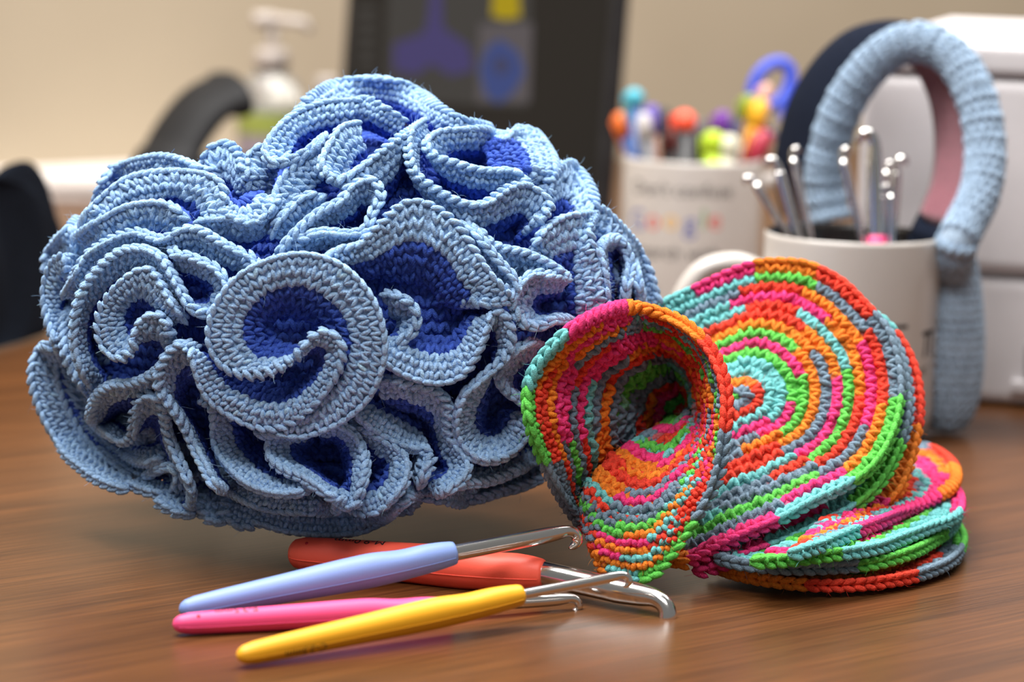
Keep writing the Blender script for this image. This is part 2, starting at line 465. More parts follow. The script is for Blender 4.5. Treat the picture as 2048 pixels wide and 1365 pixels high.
RUF = [
 # top
 dict(c=[(590,240,600,300),(620,200,620,265),(670,172,670,235),(730,160,730,225),(790,165,785,230),(840,188,830,250),(880,220,870,275),(930,245,920,295),(985,262,970,310)], sr=0.98),
 dict(c=[(805,246,795,285),(768,220,755,265),(731,202,720,255),(701,206,690,262),(646,210,640,275),(591,231,608,290),(550,268,598,303),(533,303,600,308),(545,326,605,312),(575,323,620,310),(620,301,640,305),(655,270,668,300)], si=0.84),
 dict(c=[(713,250,735,330),(680,261,725,335),(658,297,722,345),(644,327,715,370),(655,352,725,395),(684,360,745,410),(724,338,760,410),(768,305,782,385),(805,276,802,350),(830,262,830,330)], sr=1.03),
 dict(c=[(845,246,870,300),(823,262,850,320),(816,286,848,345),(819,320,850,380),(830,349,855,410),(860,374,880,445),(896,396,910,465),(933,411,930,485),(970,411,960,485),(999,393,985,475),(1025,378,1008,465),(1054,374,1022,460),(1080,389,1032,462),(1098,407,1032,468),(1094,426,1030,478),(1061,451,1020,495)], sr=1.02, si=0.8),
 dict(c=[(985,268,960,325),(962,261,940,322),(915,264,920,322),(878,268,905,327),(856,283,895,337),(856,301,890,352),(878,319,900,375),(915,330,920,390),(951,341,950,400),(988,345,985,400),(1025,345,1010,400),(1047,360,1025,405),(1057,378,1030,415)], sr=1.0, si=0.8),
 dict(c=[(985,268,960,295),(1017,272,965,302),(1043,263,970,308),(1072,268,975,315),(1094,297,975,322),(1107,323,975,330),(1105,345,980,338),(1087,371,985,345)], sr=0.98, si=0.93, mp=(0.5,0.2)),
 # right side
 dict(c=[(1080,385,1085,440),(1102,363,1100,440),(1120,341,1110,440),(1138,332,1120,440),(1156,341,1125,445),(1175,367,1125,450),(1186,393,1130,460),(1189,415,1140,480),(1211,429,1160,490),(1233,451,1185,510),(1259,481,1215,540),(1277,506,1230,560),(1296,539,1250,580),(1307,576,1260,610),(1318,612,1270,640)], sr=0.97, si=0.84),
 dict(c=[(1069,506,1100,565),(1080,477,1120,555),(1105,451,1135,560),(1135,437,1145,560),(1164,433,1150,560),(1186,433,1160,560)], sr=1.0, si=0.86),
 dict(c=[(1189,433,1160,480),(1178,455,1150,500),(1182,492,1140,530),(1200,525,1135,560),(1208,561,1135,590),(1210,605,1135,620),(1205,650,1145,640)], sr=1.0, si=0.9, mp=(0.55,0.3)),
 dict(c=[(1214,640,1228,640),(1208,560,1226,570),(1200,503,1226,535),(1215,481,1227,525),(1237,481,1228,525),(1252,503,1229,535),(1259,535,1232,555),(1252,580,1236,590),(1248,640,1240,640)], sr=1.0, si=0.82),
 dict(c=[(1262,520,1250,560),(1275,560,1260,590),(1283,600,1265,620),(1285,650,1262,655)], sr=0.98, si=0.85),
 # centre
 dict(c=[(610,540,670,585),(647,521,705,570),(677,503,725,565),(721,492,752,565),(743,470,768,568),(768,448,788,575),(794,422,803,580),(816,409,820,585),(845,409,838,590),(874,422,850,594),(904,444,858,598),(926,470,862,602),(944,499,863,606),(962,528,866,610),(985,560,872,613),(1010,583,885,620),(1024,596,905,628)], sr=1.05, si=0.80, mp=(0.55,0.3)),
 dict(c=[(929,448,915,480),(959,477,940,510),(981,506,960,540),(1006,536,975,560),(1028,561,985,580),(1032,580,985,595),(1015,600,970,605),(975,606,930,612),(935,600,900,615)], sr=1.04, si=0.84),
 dict(c=[(930,455,950,505),(959,466,975,525),(981,488,1000,545),(1006,499,1020,562),(1043,506,1040,572),(1072,517,1060,582),(1102,532,1080,592),(1124,547,1095,595),(1134,558,1100,598)], sr=1.0, si=0.82),
 dict(c=[(1131,561,1110,595),(1098,554,1090,598),(1072,550,1080,602),(1050,561,1075,607),(1036,583,1075,612),(1026,608,1075,622),(1045,645,1088,628),(1080,652,1102,628),(1110,640,1117,628),(1145,640,1130,632)], sr=1.03, si=0.86),
 dict(c=[(555,520,600,525),(573,488,622,487),(609,451,648,465),(646,422,672,455),(683,404,697,445),(697,382,714,435),(719,367,728,425),(745,363,736,425),(758,380,739,430),(760,400,738,445),(743,430,735,465),(733,458,728,490),(700,470,700,515),(646,466,650,510),(609,477,617,520),(584,499,602,535)], sr=1.03, si=0.82),
 dict(c=[(548,470,582,482),(560,442,592,462),(584,418,607,452),(609,396,622,442),(631,393,637,432),(652,404,644,432)], sr=0.99, si=0.85),
 dict(c=[(640,310,672,352),(620,316,662,362),(591,338,645,372),(565,363,638,382),(552,396,620,402),(553,422,612,424),(545,450,602,445)], sr=0.97, si=0.85),
 dict(c=[(770,590,785,640),(800,596,795,640),(822,612,800,642),(832,635,800,645),(825,662,798,655),(800,682,790,670),(772,690,780,680)], sr=0.99, si=0.86),
 # upper left
 dict(c=[(404,335,438,385),(423,301,446,375),(445,290,455,375),(467,298,461,382),(481,319,466,387),(489,345,471,392),(500,374,476,402)], sr=0.95, si=0.82),
 dict(c=[(502,375,540,385),(496,345,545,365),(500,312,550,350),(518,298,556,340),(533,301,562,335)], sr=0.95, si=0.82),
 dict(c=[(190,415,215,450),(207,367,228,412),(228,341,242,387),(261,327,267,377),(309,316,312,367),(346,318,345,372),(375,327,370,377),(397,338,390,387),(426,345,413,392)], sr=0.97),
 dict(c=[(165,450,202,475),(181,426,222,455),(214,393,247,435),(254,363,282,418),(298,351,317,412),(346,347,345,408),(382,349,362,412),(412,354,378,420),(436,366,386,430),(448,385,390,438),(447,408,398,446),(452,428,412,460)], si=0.90, mp=(0.55,0.25), sr=1.0),
 dict(c=[(446,405,460,395),(452,426,466,400),(470,437,472,402),(500,446,476,404),(527,434,480,402),(550,412,484,398),(556,392,486,392)], sr=1.0, si=0.955, mp=(0.5,0.3), nl=2),
 dict(c=[(398,446,420,480),(430,440,435,485),(470,440,465,490),(500,449,490,492),(527,438,512,488),(552,414,532,472)], sr=0.995, si=0.84),
 dict(c=[(150,480,190,505),(181,455,222,495),(214,437,242,486),(250,418,272,476),(294,409,300,470),(331,411,320,470),(357,426,332,478),(377,450,342,484)], sr=1.0, si=0.87),
 dict(c=[(130,590,170,605),(152,550,190,575),(174,514,210,550),(199,495,226,537),(236,477,252,522),(272,468,276,516),(294,473,302,516),(316,481,324,520),(338,477,356,520),(357,466,376,522),(382,459,396,526),(408,466,416,532),(437,484,436,542),(470,503,456,552),(500,517,466,556),(514,536,470,564),(500,554,472,575)], sr=1.01, si=0.84),
 dict(c=[(345,497,362,545),(352,511,372,555),(374,514,387,562),(401,525,404,572),(430,539,414,582),(448,561,415,588),(456,582,412,593),(452,605,409,598),(434,620,404,603),(408,627,397,605),(388,620,388,605),(371,602,372,625),(357,576,350,620),(342,550,332,605),(324,521,316,585),(305,506,301,568),(280,499,280,560),(247,503,256,570),(218,521,232,590),(196,543,215,608),(174,572,200,628),(159,602,187,645),(150,650,182,675),(151,700,188,705),(165,742,203,735),(188,775,220,757)], sr=1.03, si=0.85),
 dict(c=[(368,640,332,650),(346,613,325,640),(331,591,308,630),(316,565,298,622),(298,543,290,618),(272,547,282,614),(243,569,274,614),(221,594,268,620),(205,620,264,628),(200,655,264,640),(206,688,266,652),(226,710,270,660),(250,714,276,662),(265,697,283,662),(272,672,294,685),(285,645,305,690),(305,633,315,692),(325,637,320,694),(338,660,322,698),(342,690,320,703)], sr=1.04, si=0.92, mp=(0.5,0.25)),
 dict(c=[(338,719,350,765),(324,734,337,780),(309,748,318,795),(283,763,292,815),(254,770,266,823),(225,772,247,828),(203,785,237,833),(188,807,232,842),(183,835,232,852),(197,852,242,857)], sr=1.02, si=0.85),
 dict(c=[(190,845,235,838),(215,868,250,848),(243,884,265,852),(263,875,277,852),(272,848,287,854),(275,818,297,856),(287,798,307,856),(305,794,313,858),(320,803,318,865),(331,829,321,885),(334,858,326,905),(345,890,336,932),(360,925,350,962),(374,955,361,990),(384,990,371,1012),(378,1020,366,1032)], sr=1.02, si=0.86),
 dict(c=[(128,640,160,670),(130,701,165,720),(144,738,180,750),(166,770,200,775),(190,795,215,790)], sr=0.99, si=0.86),
 # front flower
 dict(c=[(520,868,560,800),(560,866,590,780),(610,868,610,760),(655,852,625,740),(695,830,635,720),(735,792,640,700),(758,742,640,682),(766,690,635,665),(753,625,625,650),(722,572,608,640),(672,530,592,634),(605,513,575,632),(540,525,560,636),(480,557,550,645),(437,610,546,655),(421,675,550,668),(440,723,562,682),(478,746,580,690),(530,746,598,692),(588,716,612,700),(632,673,625,712),(662,670,632,722),(683,698,630,735),(672,745,622,745),(640,790,612,752),(602,826,600,758),(556,852,585,762),(500,846,560,765),(440,812,525,765),(412,785,480,752),(396,745,455,735),(387,712,430,722),(375,690,405,730)], sr=1.09, si=0.9, mp=(0.5,0.22)),
 dict(c=[(390,700,392,765),(375,690,385,765),(353,694,376,768),(331,719,367,785),(320,748,366,805),(320,778,368,818),(335,803,378,836),(353,829,390,856),(371,858,402,878),(386,888,412,898),(401,917,422,918),(415,943,430,938),(430,970,440,955),(449,980,450,965)], sr=1.05, si=0.88),
 # lower front
 dict(c=[(404,800,440,818),(425,815,472,838),(430,844,487,863),(430,880,497,878),(441,910,507,893),(463,939,522,908),(492,965,537,923),(529,981,552,936),(573,987,572,942),(602,983,592,943),(622,970,604,942)], sr=1.01, si=0.87, mp=(0.55,0.3)),
 dict(c=[(600,868,625,885),(575,868,618,890),(551,869,612,896),(540,884,610,902),(540,910,612,912),(551,928,620,922),(573,943,630,932),(602,954,638,942),(631,972,652,957),(655,988,667,967),(674,1000,672,975),(672,1018,676,990)], sr=1.03, si=0.87, mp=(0.55,0.3)),
 dict(c=[(672,1020,685,985),(682,1000,690,970),(694,1014,694,972),(710,1008,697,962),(723,972,692,942),(730,932,687,922),(723,899,682,903),(705,869,672,888),(675,851,656,882),(640,860,642,886)], sr=1.03, si=0.88, mp=(0.5,0.3)),
 dict(c=[(700,850,722,893),(739,865,737,907),(770,888,746,917),(800,907,755,926),(812,930,757,936),(808,964,757,946),(789,991,752,956),(758,1017,745,966),(728,1025,735,966),(700,1014,722,962)], sr=1.01, si=0.88, mp=(0.5,0.3)),
 dict(c=[(705,818,735,795),(728,842,762,812),(773,872,792,822),(815,895,817,837),(850,900,830,848),(858,920,830,868),(850,945,826,898),(836,978,816,920)], sr=1.01, si=0.87, mp=(0.5,0.3)),
 dict(c=[(754,762,782,815),(792,762,807,820),(823,770,827,824),(853,777,842,833),(880,789,852,843),(895,810,857,862),(896,835,862,882),(896,860,866,902),(907,888,872,917),(926,914,877,931),(934,935,877,941),(926,956,872,947),(899,979,862,952),(869,988,847,952)], sr=1.02, si=0.86),
 dict(c=[(745,705,805,655),(771,724,822,662),(800,742,842,667),(838,757,857,671),(876,763,874,673),(907,757,890,674),(930,742,902,672),(948,715,910,664),(962,685,920,650),(972,655,932,634),(981,632,955,640),(997,624,985,662),(1014,642,986,682),(1022,670,986,692),(1018,700,986,707),(1000,725,986,732),(975,748,980,762),(952,770,976,792),(930,790,974,812),(918,820,970,826),(914,850,970,835),(922,885,972,841),(945,912,976,844),(978,921,981,844),(1013,911,986,842),(1040,888,992,834),(1057,860,998,824),(1070,830,1000,815)], sr=1.04, si=0.87, mp=(0.5,0.28)),
 dict(c=[(1075,690,1056,735),(1058,688,1050,738),(1040,697,1044,742),(1022,712,1037,752),(1000,740,1032,762),(1000,762,1032,777),(1015,783,1042,790),(1040,800,1056,792),(1070,818,1072,797)], sr=1.0, si=0.86),
 dict(c=[(1150,640,1120,700),(1140,700,1110,735),(1120,760,1095,775),(1100,810,1080,800),(1080,860,1060,830)], sr=0.98, si=0.86),
 dict(c=[(860,985,862,935),(900,975,902,928),(941,966,945,922),(968,964,970,917),(1006,953,1005,910),(1044,935,1040,892),(1080,915,1064,876)], sr=0.98, si=0.86),
 dict(c=[(820,990,830,950),(884,1000,886,955),(926,1004,926,955),(964,996,964,950),(1002,984,1002,940),(1040,975,1035,925),(1085,955,1068,905)], sr=0.95, si=0.85),
 dict(c=[(452,1005,480,980),(463,1043,492,998),(492,1053,512,1003),(518,1045,540,1000),(573,1060,590,1002),(646,1067,650,1005),(701,1065,700,1005),(756,1045,747,1000),(800,1012,782,980),(830,985,810,960)], sr=0.99, si=0.86),
 dict(c=[(450,975,490,960),(500,1005,530,968),(560,1020,580,975),(620,1022,630,980),(670,1018,672,985)], sr=0.98, si=0.87),
 # lower left
 dict(c=[(119,718,137,762),(100,695,131,757),(80,700,130,762),(67,727,130,772),(65,760,136,792),(75,800,150,812),(93,844,165,832),(115,880,176,852),(133,910,187,872),(163,935,202,887),(192,957,222,902),(225,972,246,912),(258,982,266,922)], sr=0.98, si=0.88, mp=(0.5,0.3)),
 dict(c=[(262,970,292,948),(285,980,310,958),(320,988,325,963),(345,980,333,960),(356,960,333,955),(351,942,331,950),(335,935,322,950),(312,942,315,955),(288,957,305,960)], sr=0.99, si=0.88),
 dict(c=[(318,1005,330,965),(335,1016,345,972),(360,1027,362,976),(382,1027,380,976),(397,1012,394,966),(405,985,402,950)], sr=0.98, si=0.87),
 dict(c=[(395,1010,405,962),(415,1035,418,975),(437,1045,432,980),(450,1022,446,972),(452,990,448,955)], sr=0.98, si=0.87),
 dict(c=[(195,862,220,852),(225,895,250,872),(250,912,266,882),(280,922,286,887),(310,922,306,887),(337,905,321,877)], sr=0.99, si=0.88),
 dict(c=[(205,900,235,880),(240,932,262,907),(280,952,290,922),(318,950,312,922)], sr=0.97, si=0.88),
 dict(c=[(120,690,190,720),(116,740,190,760),(126,790,200,800),(150,840,215,840),(180,885,240,870),(220,925,265,900),(262,955,290,925)], sr=0.93, si=0.8),
 # left silhouette
 dict(c=[(92,540,125,560),(92,520,122,545),(99,501,128,530),(117,479,145,512),(136,461,165,495),(160,440,185,475)], sr=0.96, si=0.86),
 dict(c=[(147,520,152,572),(128,516,146,577),(112,525,141,582),(99,549,139,592),(91,586,136,612),(93,622,136,642),(103,659,141,667),(114,690,146,692),(125,720,150,715)], sr=0.98, si=0.87),
]
for d in RUF:
    ruffle(d['c'], d.get('sr', 1.0), d.get('si', 0.82), d.get('nl', 3), 0.05, d.get('mp', (0.6, 0.4)))

# under layer: a wavy ruffle ring close to the body, seen between the outer ones
for k in range(6):
    c = []
    for j in range(11):
        ph = math.radians(-18 + k * 36 + j * 3.9); r1 = 0.90 + 0.04 * math.sin(j * 1.9 + k); r2 = 0.68
        c.append((690 + 622 * r1 * math.cos(ph), 612 + 448 * r1 * math.sin(ph), 690 + 622 * r2 * math.cos(ph), 612 + 448 * r2 * math.sin(ph)))
    ruffle(c, 0.92, 0.72, 3, 0.03)

# the side turned away from the camera: meandering ruffles in the same yarn
def ball_dir(az, el, s):
    return BC + BA * s * np.array([math.cos(el) * math.sin(az), math.cos(el) * math.cos(az), math.sin(el)])
for k in range(15):
    if k % 5 >= 3 and k // 5 == 0: continue
    band = k % 5; el0 = (-0.55, -0.15, 0.25, 0.62, 1.0)[band]
    az0 = (-1.35, -0.35, 0.65)[k // 5]
    top = (0.98, 0.98, 0.93, 0.84, 0.80)[band]
    rim = []; mid = []; inn = []
    for j in range(15):
        f = j / 14
        az = az0 + f * 0.95 / max(0.55, math.cos(el0)) * 0.8
        e = el0 + 0.15 * math.sin(f * 4.5 * math.pi + k)
        az2 = az + 0.05 * math.sin(f * 9 * math.pi + k * 2)
        dv = 0.06 if j in (0, 14) else 0
        rim.append(ball_dir(az2, e, top - dv)); inn.append(ball_dir(az, el0 - 0.06, top - 0.18)); mid.append(ball_dir((az + az2) / 2, (e * 0.6 + (el0 - 0.06) * 0.4), top - 0.07 - dv / 2))
    make_ruffle(rim, mid, inn, 3, 0.0048, 0.0045)

N_BALL = len(FUZZ)
# ------------------------------------------------------------------ rainbow hyperbolic crochet piece
PALETTE = [lin(c) for c in ((118, 142, 160), (104, 208, 88), (120, 204, 204), (250, 66, 136), (250, 138, 46), (240, 72, 52))]   # slate, green, teal, pink, orange, red
def varieg(phase, seg=8, direction=1, tw=0.0):
    def f(r, i, n, tot, c=None):
        g = phase * seg + direction * (tot + i) + (r * tw)
        k = np.floor(g / seg).astype(int) % 6
        c = np.array([PALETTE[q] for q in k])
        frac = g / seg - np.floor(g / seg)
        nx = np.array([PALETTE[(q + 1) % 6] for q in k])
        mixm = (frac > 0.92)[:, None] * 0.4
        c = c * (1 - mixm) + nx * mixm
        return c * (0.95 + 0.1 * RNG.random((n, 1)))
    return f
NAMES = 'sgtpor'      # slate, green, teal, pink, orange, red
def to_px(c):
    v = c - CAM; z = v @ C_F
    return 1024 + FPX * (v @ C_R) / z, 682.5 - FPX * (v @ C_U) / z
def by_angle(cx, cy, rings, base):
    """yarn colours of the first rounds as dyed: rings[r] = list of (angle up to, colour letter), angle clockwise seen from the front"""
    fall = varieg(base, 7.4)
    def f(r, i, n, tot, c=None):
        if r >= len(rings): return fall(r, i, n, tot)
        x, y = to_px(c); th = (np.degrees(np.arctan2(y - cy, x - cx)) + RNG.normal(0, 0.6, n)) % 360
        ends = np.array([e for e, q in rings[r]]); idx = np.minimum(np.searchsorted(ends, th), len(ends) - 1)
        k = np.array([NAMES.index(rings[r][q][1]) for q in idx])
        return np.array([PALETTE[q] for q in k]) * (0.94 + 0.12 * RNG.random((n, 1)))
    return f
def by_run(runs, seed):
    """runs = (fraction of the round, colour letter); inner rounds slip along"""
    def f(r, i, n, tot, c=None):
        u = ((i + 0.5) / n + (0 if r == 0 else 0.17 * r)) % 1.0
        ends = np.array([e for e, q in runs]); idx = np.minimum(np.searchsorted(ends, u), len(ends) - 1)
        return np.array([PALETTE[NAMES.index(runs[q][1])] for q in idx]) * (0.94 + 0.12 * RNG.random((n, 1)))
    return f
def ring(txt):
    return [(float(t[:-1]), t[-1]) for t in txt.split()]
A_RINGS = [ring(t) for t in (
 '31r 86s 107g 118t 125o 133r 162s 190g 216t 241p 281o 360r', '60g 98r 122o 140r 160s 186r 211o 241p 281s 360s', '60o 93r 112t 125p 160s 200r 225o 250p 290r 360g',
 '80p 105r 125o 160r 205o 240p 285t 360s', '80r 108t 125p 165s 205p 235o 260s 300r 360o', '60s 85r 115o 165g 200p 240s 300g 360r', '60r 100t 120g 165s 190s 220r 250p 300r 360o',
 '50p 95g 130s 165r 250p 330o 360p', '90r 130s 165t 200t 270p 360r', '130p 165o 220s 360o', '130s 200o 360r', '150r 300s 360o')]
B_RINGS = [ring(t) for t in (
 '1s 35g 73t 106p 180o 247t 277p 302o 327r 360s', '3r 35o 67p 110s 180o 277t 304g 333s 360r', '13p 45s 115g 180p 270s 303r 336o 360p', '43r 100s 180t 265t 320p 360o', '42g 70r 150s 275t 305r 345t 360g',
 '45p 120t 190s 312r 347o 360p', '55s 120r 180t 330o 360s', '50o 110r 180s 325g 360o', '40g 90o 180s 340p 360g', '10g 60p 180s 360g', '40t 100p 360t', '180t 360t')]
rb0 = at_z(1560, 1120, 0.0)
rainbow = empty('crochet_frill', (rb0[0], rb0[1], 0), 'rainbow striped curled crochet frill leaning on its own folds', 'crochet piece')
def rsheet(pts, phase, seg=8, direction=1, closed=False, vmax=1.0, tw=0.0, w=0.0042, h=0.0047, name='fold', cf=None):
    rim = [p[0] for p in pts]; mid = [p[1] for p in pts]; inn = [p[2] for p in pts]
    d = crochet(rim, mid, inn, cf or varieg(phase, seg, direction, tw), closed=closed, w=w, h=h, thick=0.0019, vmax=vmax, vang=0.5)
    put(name, d['all'].mesh(name), YARN, rainbow)
def P(x, y, d): return at_depth(x, y, d / 1000.0)
A = [((1172,1058,1106),(1200,985,1120),(1320,880,1140)),((1148,1030,1112),(1192,950,1125),(1332,870,1150)),((1104,952,1116),(1200,900,1130),(1340,860,1160)),
 ((1064,854,1120),(1190,840,1132),(1350,840,1165)),((1055,795,1121),(1195,800,1135),(1350,825,1165)),((1064,751,1121),(1205,762,1137),(1352,812,1165)),
 ((1094,706,1120),(1225,735,1138),(1356,805,1165)),((1138,662,1118),(1250,718,1138),(1360,800,1165)),((1177,638,1115),(1270,705,1136),(1364,798,1165)),
 ((1226,618,1110),(1295,697,1135),(1368,797,1165)),((1275,616,1107),(1320,692,1132),(1373,798,1165)),((1334,633,1100),(1347,702,1128),(1378,800,1165)),
 ((1383,662,1092),(1372,722,1122),(1382,804,1162)),((1423,706,1085),(1392,752,1118),(1386,808,1160)),((1447,765,1079),(1402,790,1112),(1389,815,1155)),
 ((1452,814,1075),(1407,820,1108),(1390,822,1150)),((1447,873,1072),(1407,850,1104),(1390,832,1140)),((1437,937,1070),(1402,880,1096),(1385,840,1128)),
 ((1418,986,1069),(1387,920,1088),(1378,846,1120)),((1383,1045,1069),(1360,950,1084),(1370,850,1118)),((1344,1104,1069),(1335,980,1082),(1362,852,1118)),
 ((1305,1150,1070),(1310,1000,1082),(1355,855,1118)),((1270,1155,1072),(1285,1005,1083),(1345,858,1120)),((1236,1148,1075),(1260,1005,1085),(1335,862,1122)),
 ((1204,1133,1079),(1225,990,1088),(1322,868,1124)),((1190,1092,1086),(1198,960,1095),(1308,876,1130)),((1184,1068,1097),(1192,960,1110),(1306,880,1136))]
def a_row(row):
    (x, y, d), (mx, my, md), (ix, iy, id_) = row
    near = 48 * min(1, max(0, (1300 - x) / 150)) * min(1, max(0, (1060 - y) / 160))
    return P(x, y, d - near), P(mx, my, md - near * 0.6), P(1372 + (ix - 1372) * 0.3, 822 + (iy - 822) * 0.3, id_ + 8)
rsheet([a_row(row) for row in A], phase=0.2, seg=7.4, closed=True, name='curled_fold', cf=by_angle(1372, 822, A_RINGS, 0.4))
def disc(rimlist, cx, cy, cd, bulge, phase, seg, direction=1, frac=1.0, vmax=1.0, dd=0.0, name='fold', cf=None, closed=False):
    rows = []
    for (x, y, d) in rimlist:
        ix, iy = x + (cx - x) * frac, y + (cy - y) * frac; idp = d + (cd - d) * frac
        rows.append((P(x, y, d + dd), P((x + ix) / 2, (y + iy) / 2, (d + idp) / 2 + bulge + dd), P(ix, iy, idp + dd)))
    rsheet(rows, phase, seg, direction, closed=closed, vmax=vmax, name=name, cf=cf)
B = [(1305,655,1178),(1324,613,1172),(1390,580,1172),(1450,553,1172),(1500,534,1172),(1549,527,1171),(1609,531,1169),(1649,546,1166),(1689,570,1162),(1724,605,1157),(1752,635,1152),(1779,674,1147),(1796,734,1140),(1800,779,1135),(1796,819,1130),(1786,859,1125),(1762,909,1119),(1727,948,1114),(1677,978,1109),(1622,1003,1105),(1562,1036,1100),(1498,1063,1096),(1448,1086,1092),(1398,1113,1088),(1350,1125,1086),(1318,1090,1100),(1305,1020,1140),(1298,940,1190),(1295,860,1215),(1295,770,1212),(1298,710,1195)]
disc(B, 1478, 795, 1136, 5, 2.1, 7.3, vmax=0.985, frac=1.0, cf=by_angle(1478, 795, B_RINGS, 2.1), closed=True)
C_ = [(1700,590,1168),(1730,612,1166),(1770,655,1162),(1803,715,1155),(1817,790,1146),(1812,850,1138),(1794,903,1131),(1763,960,1124),(1718,1005,1118),(1658,1040,1112),(1578,1078,1106),(1498,1106,1099),(1438,1130,1094),(1385,1146,1090)]
disc(C_, 1490, 810, 1150, 4, 5.6, 7.5, frac=0.5, cf=by_run(ring('0.10t 0.42s 0.62g 0.84t 1p'), 1))
D_ = [(1765,640,1176),(1795,672,1174),(1822,720,1170),(1837,775,1164),(1838,835,1157),(1828,890,1150),(1812,945,1142),(1785,995,1134),(1712,1050,1124),(1642,1084,1116),(1565,1110,1108),(1500,1128,1103)]
disc(D_, 1500, 830, 1160, 3, 4.7, 7.5, frac=0.5, cf=by_run(ring('0.06t 0.33r 0.58o 0.88p 1t'), 2))
def zsheet(rimlist, cx, cy, cz, phase, seg, direction=1, frac=0.6, name='fold', cf=None):
    rows = []
    c = at_z(cx, cy, cz)
    for (x, y, z) in rimlist:
        r = at_z(x, y, z); i = r + (c - r) * frac; i[2] = cz * frac + z * (1 - frac)
        m = (r + i) / 2
        rows.append((r, m, i))
    rsheet(rows, phase, seg, direction, name=name, cf=cf)
# flat folds under the leaning ones, lowest last
zsheet([(1790,905,0.026),(1828,894,0.027),(1868,902,0.027),(1898,924,0.026),(1910,950,0.025),(1903,975,0.024),(1873,995,0.023),(1838,1012,0.022),(1780,1034,0.022),(1712,1060,0.022),(1640,1090,0.021),(1580,1110,0.020)], 1690, 1000, 0.024, 5.0, 9, -1, cf=by_run(ring('0.10s 0.24r 0.46o 0.80p 1t'), 3))
zsheet([(1885,960,0.020),(1912,985,0.020),(1920,1012,0.019),(1910,1035,0.019),(1860,1055,0.018),(1800,1078,0.017),(1740,1098,0.017),(1660,1110,0.017),(1580,1120,0.016),(1500,1125,0.016)], 1680, 1030, 0.016, 3.6, 10, -1, cf=by_run(ring('0.34p 0.80t 1g'), 4))
zsheet([(1890,1000,0.013),(1912,1030,0.013),(1903,1058,0.012),(1860,1085,0.012),(1812,1108,0.012),(1740,1128,0.011),(1640,1136,0.011),(1560,1136,0.011),(1480,1128,0.011),(1430,1115,0.011)], 1660, 1060, 0.010, 2.5, 10, -1, cf=by_run(ring('0.33t 0.70g 1s'), 5))
zsheet([(1900,1040,0.006),(1922,1068,0.006),(1922,1095,0.0055),(1895,1125,0.005),(1840,1148,0.0045),(1780,1161,0.0045),(1700,1170,0.0045),(1620,1170,0.0045),(1540,1162,0.0045),(1470,1148,0.0045),(1420,1130,0.0045)], 1660, 1080, 0.004, 1.2, 10, -1, cf=by_run(ring('0.27g 0.52s 0.78r 1o'), 6))

# ------------------------------------------------------------------ loose fibres standing off the yarn
def fuzz(n, center, parent, src):
    V = np.concatenate([a for a, b in src]); C = np.concatenate([b for a, b in src])
    ok = np.where(V[:, 1] < center[1] + 0.03)[0]; idx = RNG.choice(ok, n)
    p = V[idx]; c = C[idx]
    out = nrm(nrm(p - center) + RNG.normal(0, 0.75, (n, 3))); side = nrm(np.cross(out, RNG.normal(0, 1, (n, 3)))); b = np.cross(out, side)
    L = RNG.uniform(0.0012, 0.0042, (n, 1)); cur = RNG.normal(0, 0.6, (n, 1))
    pts = [p + out * L * f + side * cur * L * f * f for f in (0.0, 0.4, 0.75, 1.0)]
    rad = [0.00006, 0.00006, 0.00005, 0.00003]
    VV = np.concatenate([np.stack([q + (side * math.cos(a) + b * math.sin(a)) * r for a in (0, 2.094, 4.189)], 1)[:, None] for q, r in zip(pts, rad)], 1)   # n,4,3,3
    base = (np.arange(n) * 12)[:, None]
    Q = np.concatenate([base + np.array([[k * 3 + j, k * 3 + (j + 1) % 3, (k + 1) * 3 + (j + 1) % 3, (k + 1) * 3 + j]]) for k in range(3) for j in range(3)])
    VV = VV.reshape(-1, 3); VV[:, 2] = np.maximum(VV[:, 2], 0.0004)
    o = put('yarn_fuzz', npmesh('yarn_fuzz', VV, Q, None, np.repeat(np.clip(c * 1.15, 0, 1), 12, axis=0)), YARN, parent)
    o['kind'] = 'stuff'
fuzz(13000, BC, ball, FUZZ[:N_BALL])
fuzz(8000, at_depth(1500, 880, 1.13), rainbow, FUZZ[N_BALL:])

# ------------------------------------------------------------------ crochet hooks on the desk
SIL = lambda name, rgb: noise_on(material(name, rough=0.5), 25, tuple(lin(rgb) * 0.97), tuple(np.clip(lin(rgb) * 1.03, 0, 1)), 0.05, 1500)
def hook_path(E, X, L, R, lip, throat=1.0, big=1.0):
    """centre line and radii of a metal shaft ending in a hook; E start, X direction, lip = unit vector the hook opens towards"""
    K = [(0, 0, 1.0), (0.25 * L, 0, 1.0), (0.5 * L, 0, 1.0), (max(0.6 * L, L - 5.5 * R), 0, 1.0), (L - 3.4 * R, -0.04 * R, 0.88 * throat), (L - 2.3 * R, -0.06 * R, 0.74 * throat), (L - 1.45 * R, 0.12 * R, 0.70), (L - 0.9 * R, 0.55 * R, 0.70), (L - 0.78 * R, 1.10 * R, 0.72), (L - 1.1 * R, 1.50 * R, 0.58), (L - 1.65 * R, 1.70 * R, 0.42), (L - 2.0 * R, 1.74 * R, 0.2)]
    C = np.array([E + X * a + lip * (b * big) for a, b, c in K]); Rr = np.array([[R * c] for a, b, c in K])
    Q = catmull(np.hstack([C, Rr]), 64)
    return Q[:, :3], np.maximum(Q[:, 3], 0.0002)
H_PROF = [(0, 0.05), (0.008, 0.42), (0.025, 0.62), (0.06, 0.74), (0.15, 0.80), (0.3, 0.85), (0.45, 0.90), (0.58, 0.97), (0.68, 1.0), (0.78, 0.97), (0.88, 0.88), (0.95, 0.78), (0.985, 0.70), (1.0, 0.62), (1.002, 0.02)]
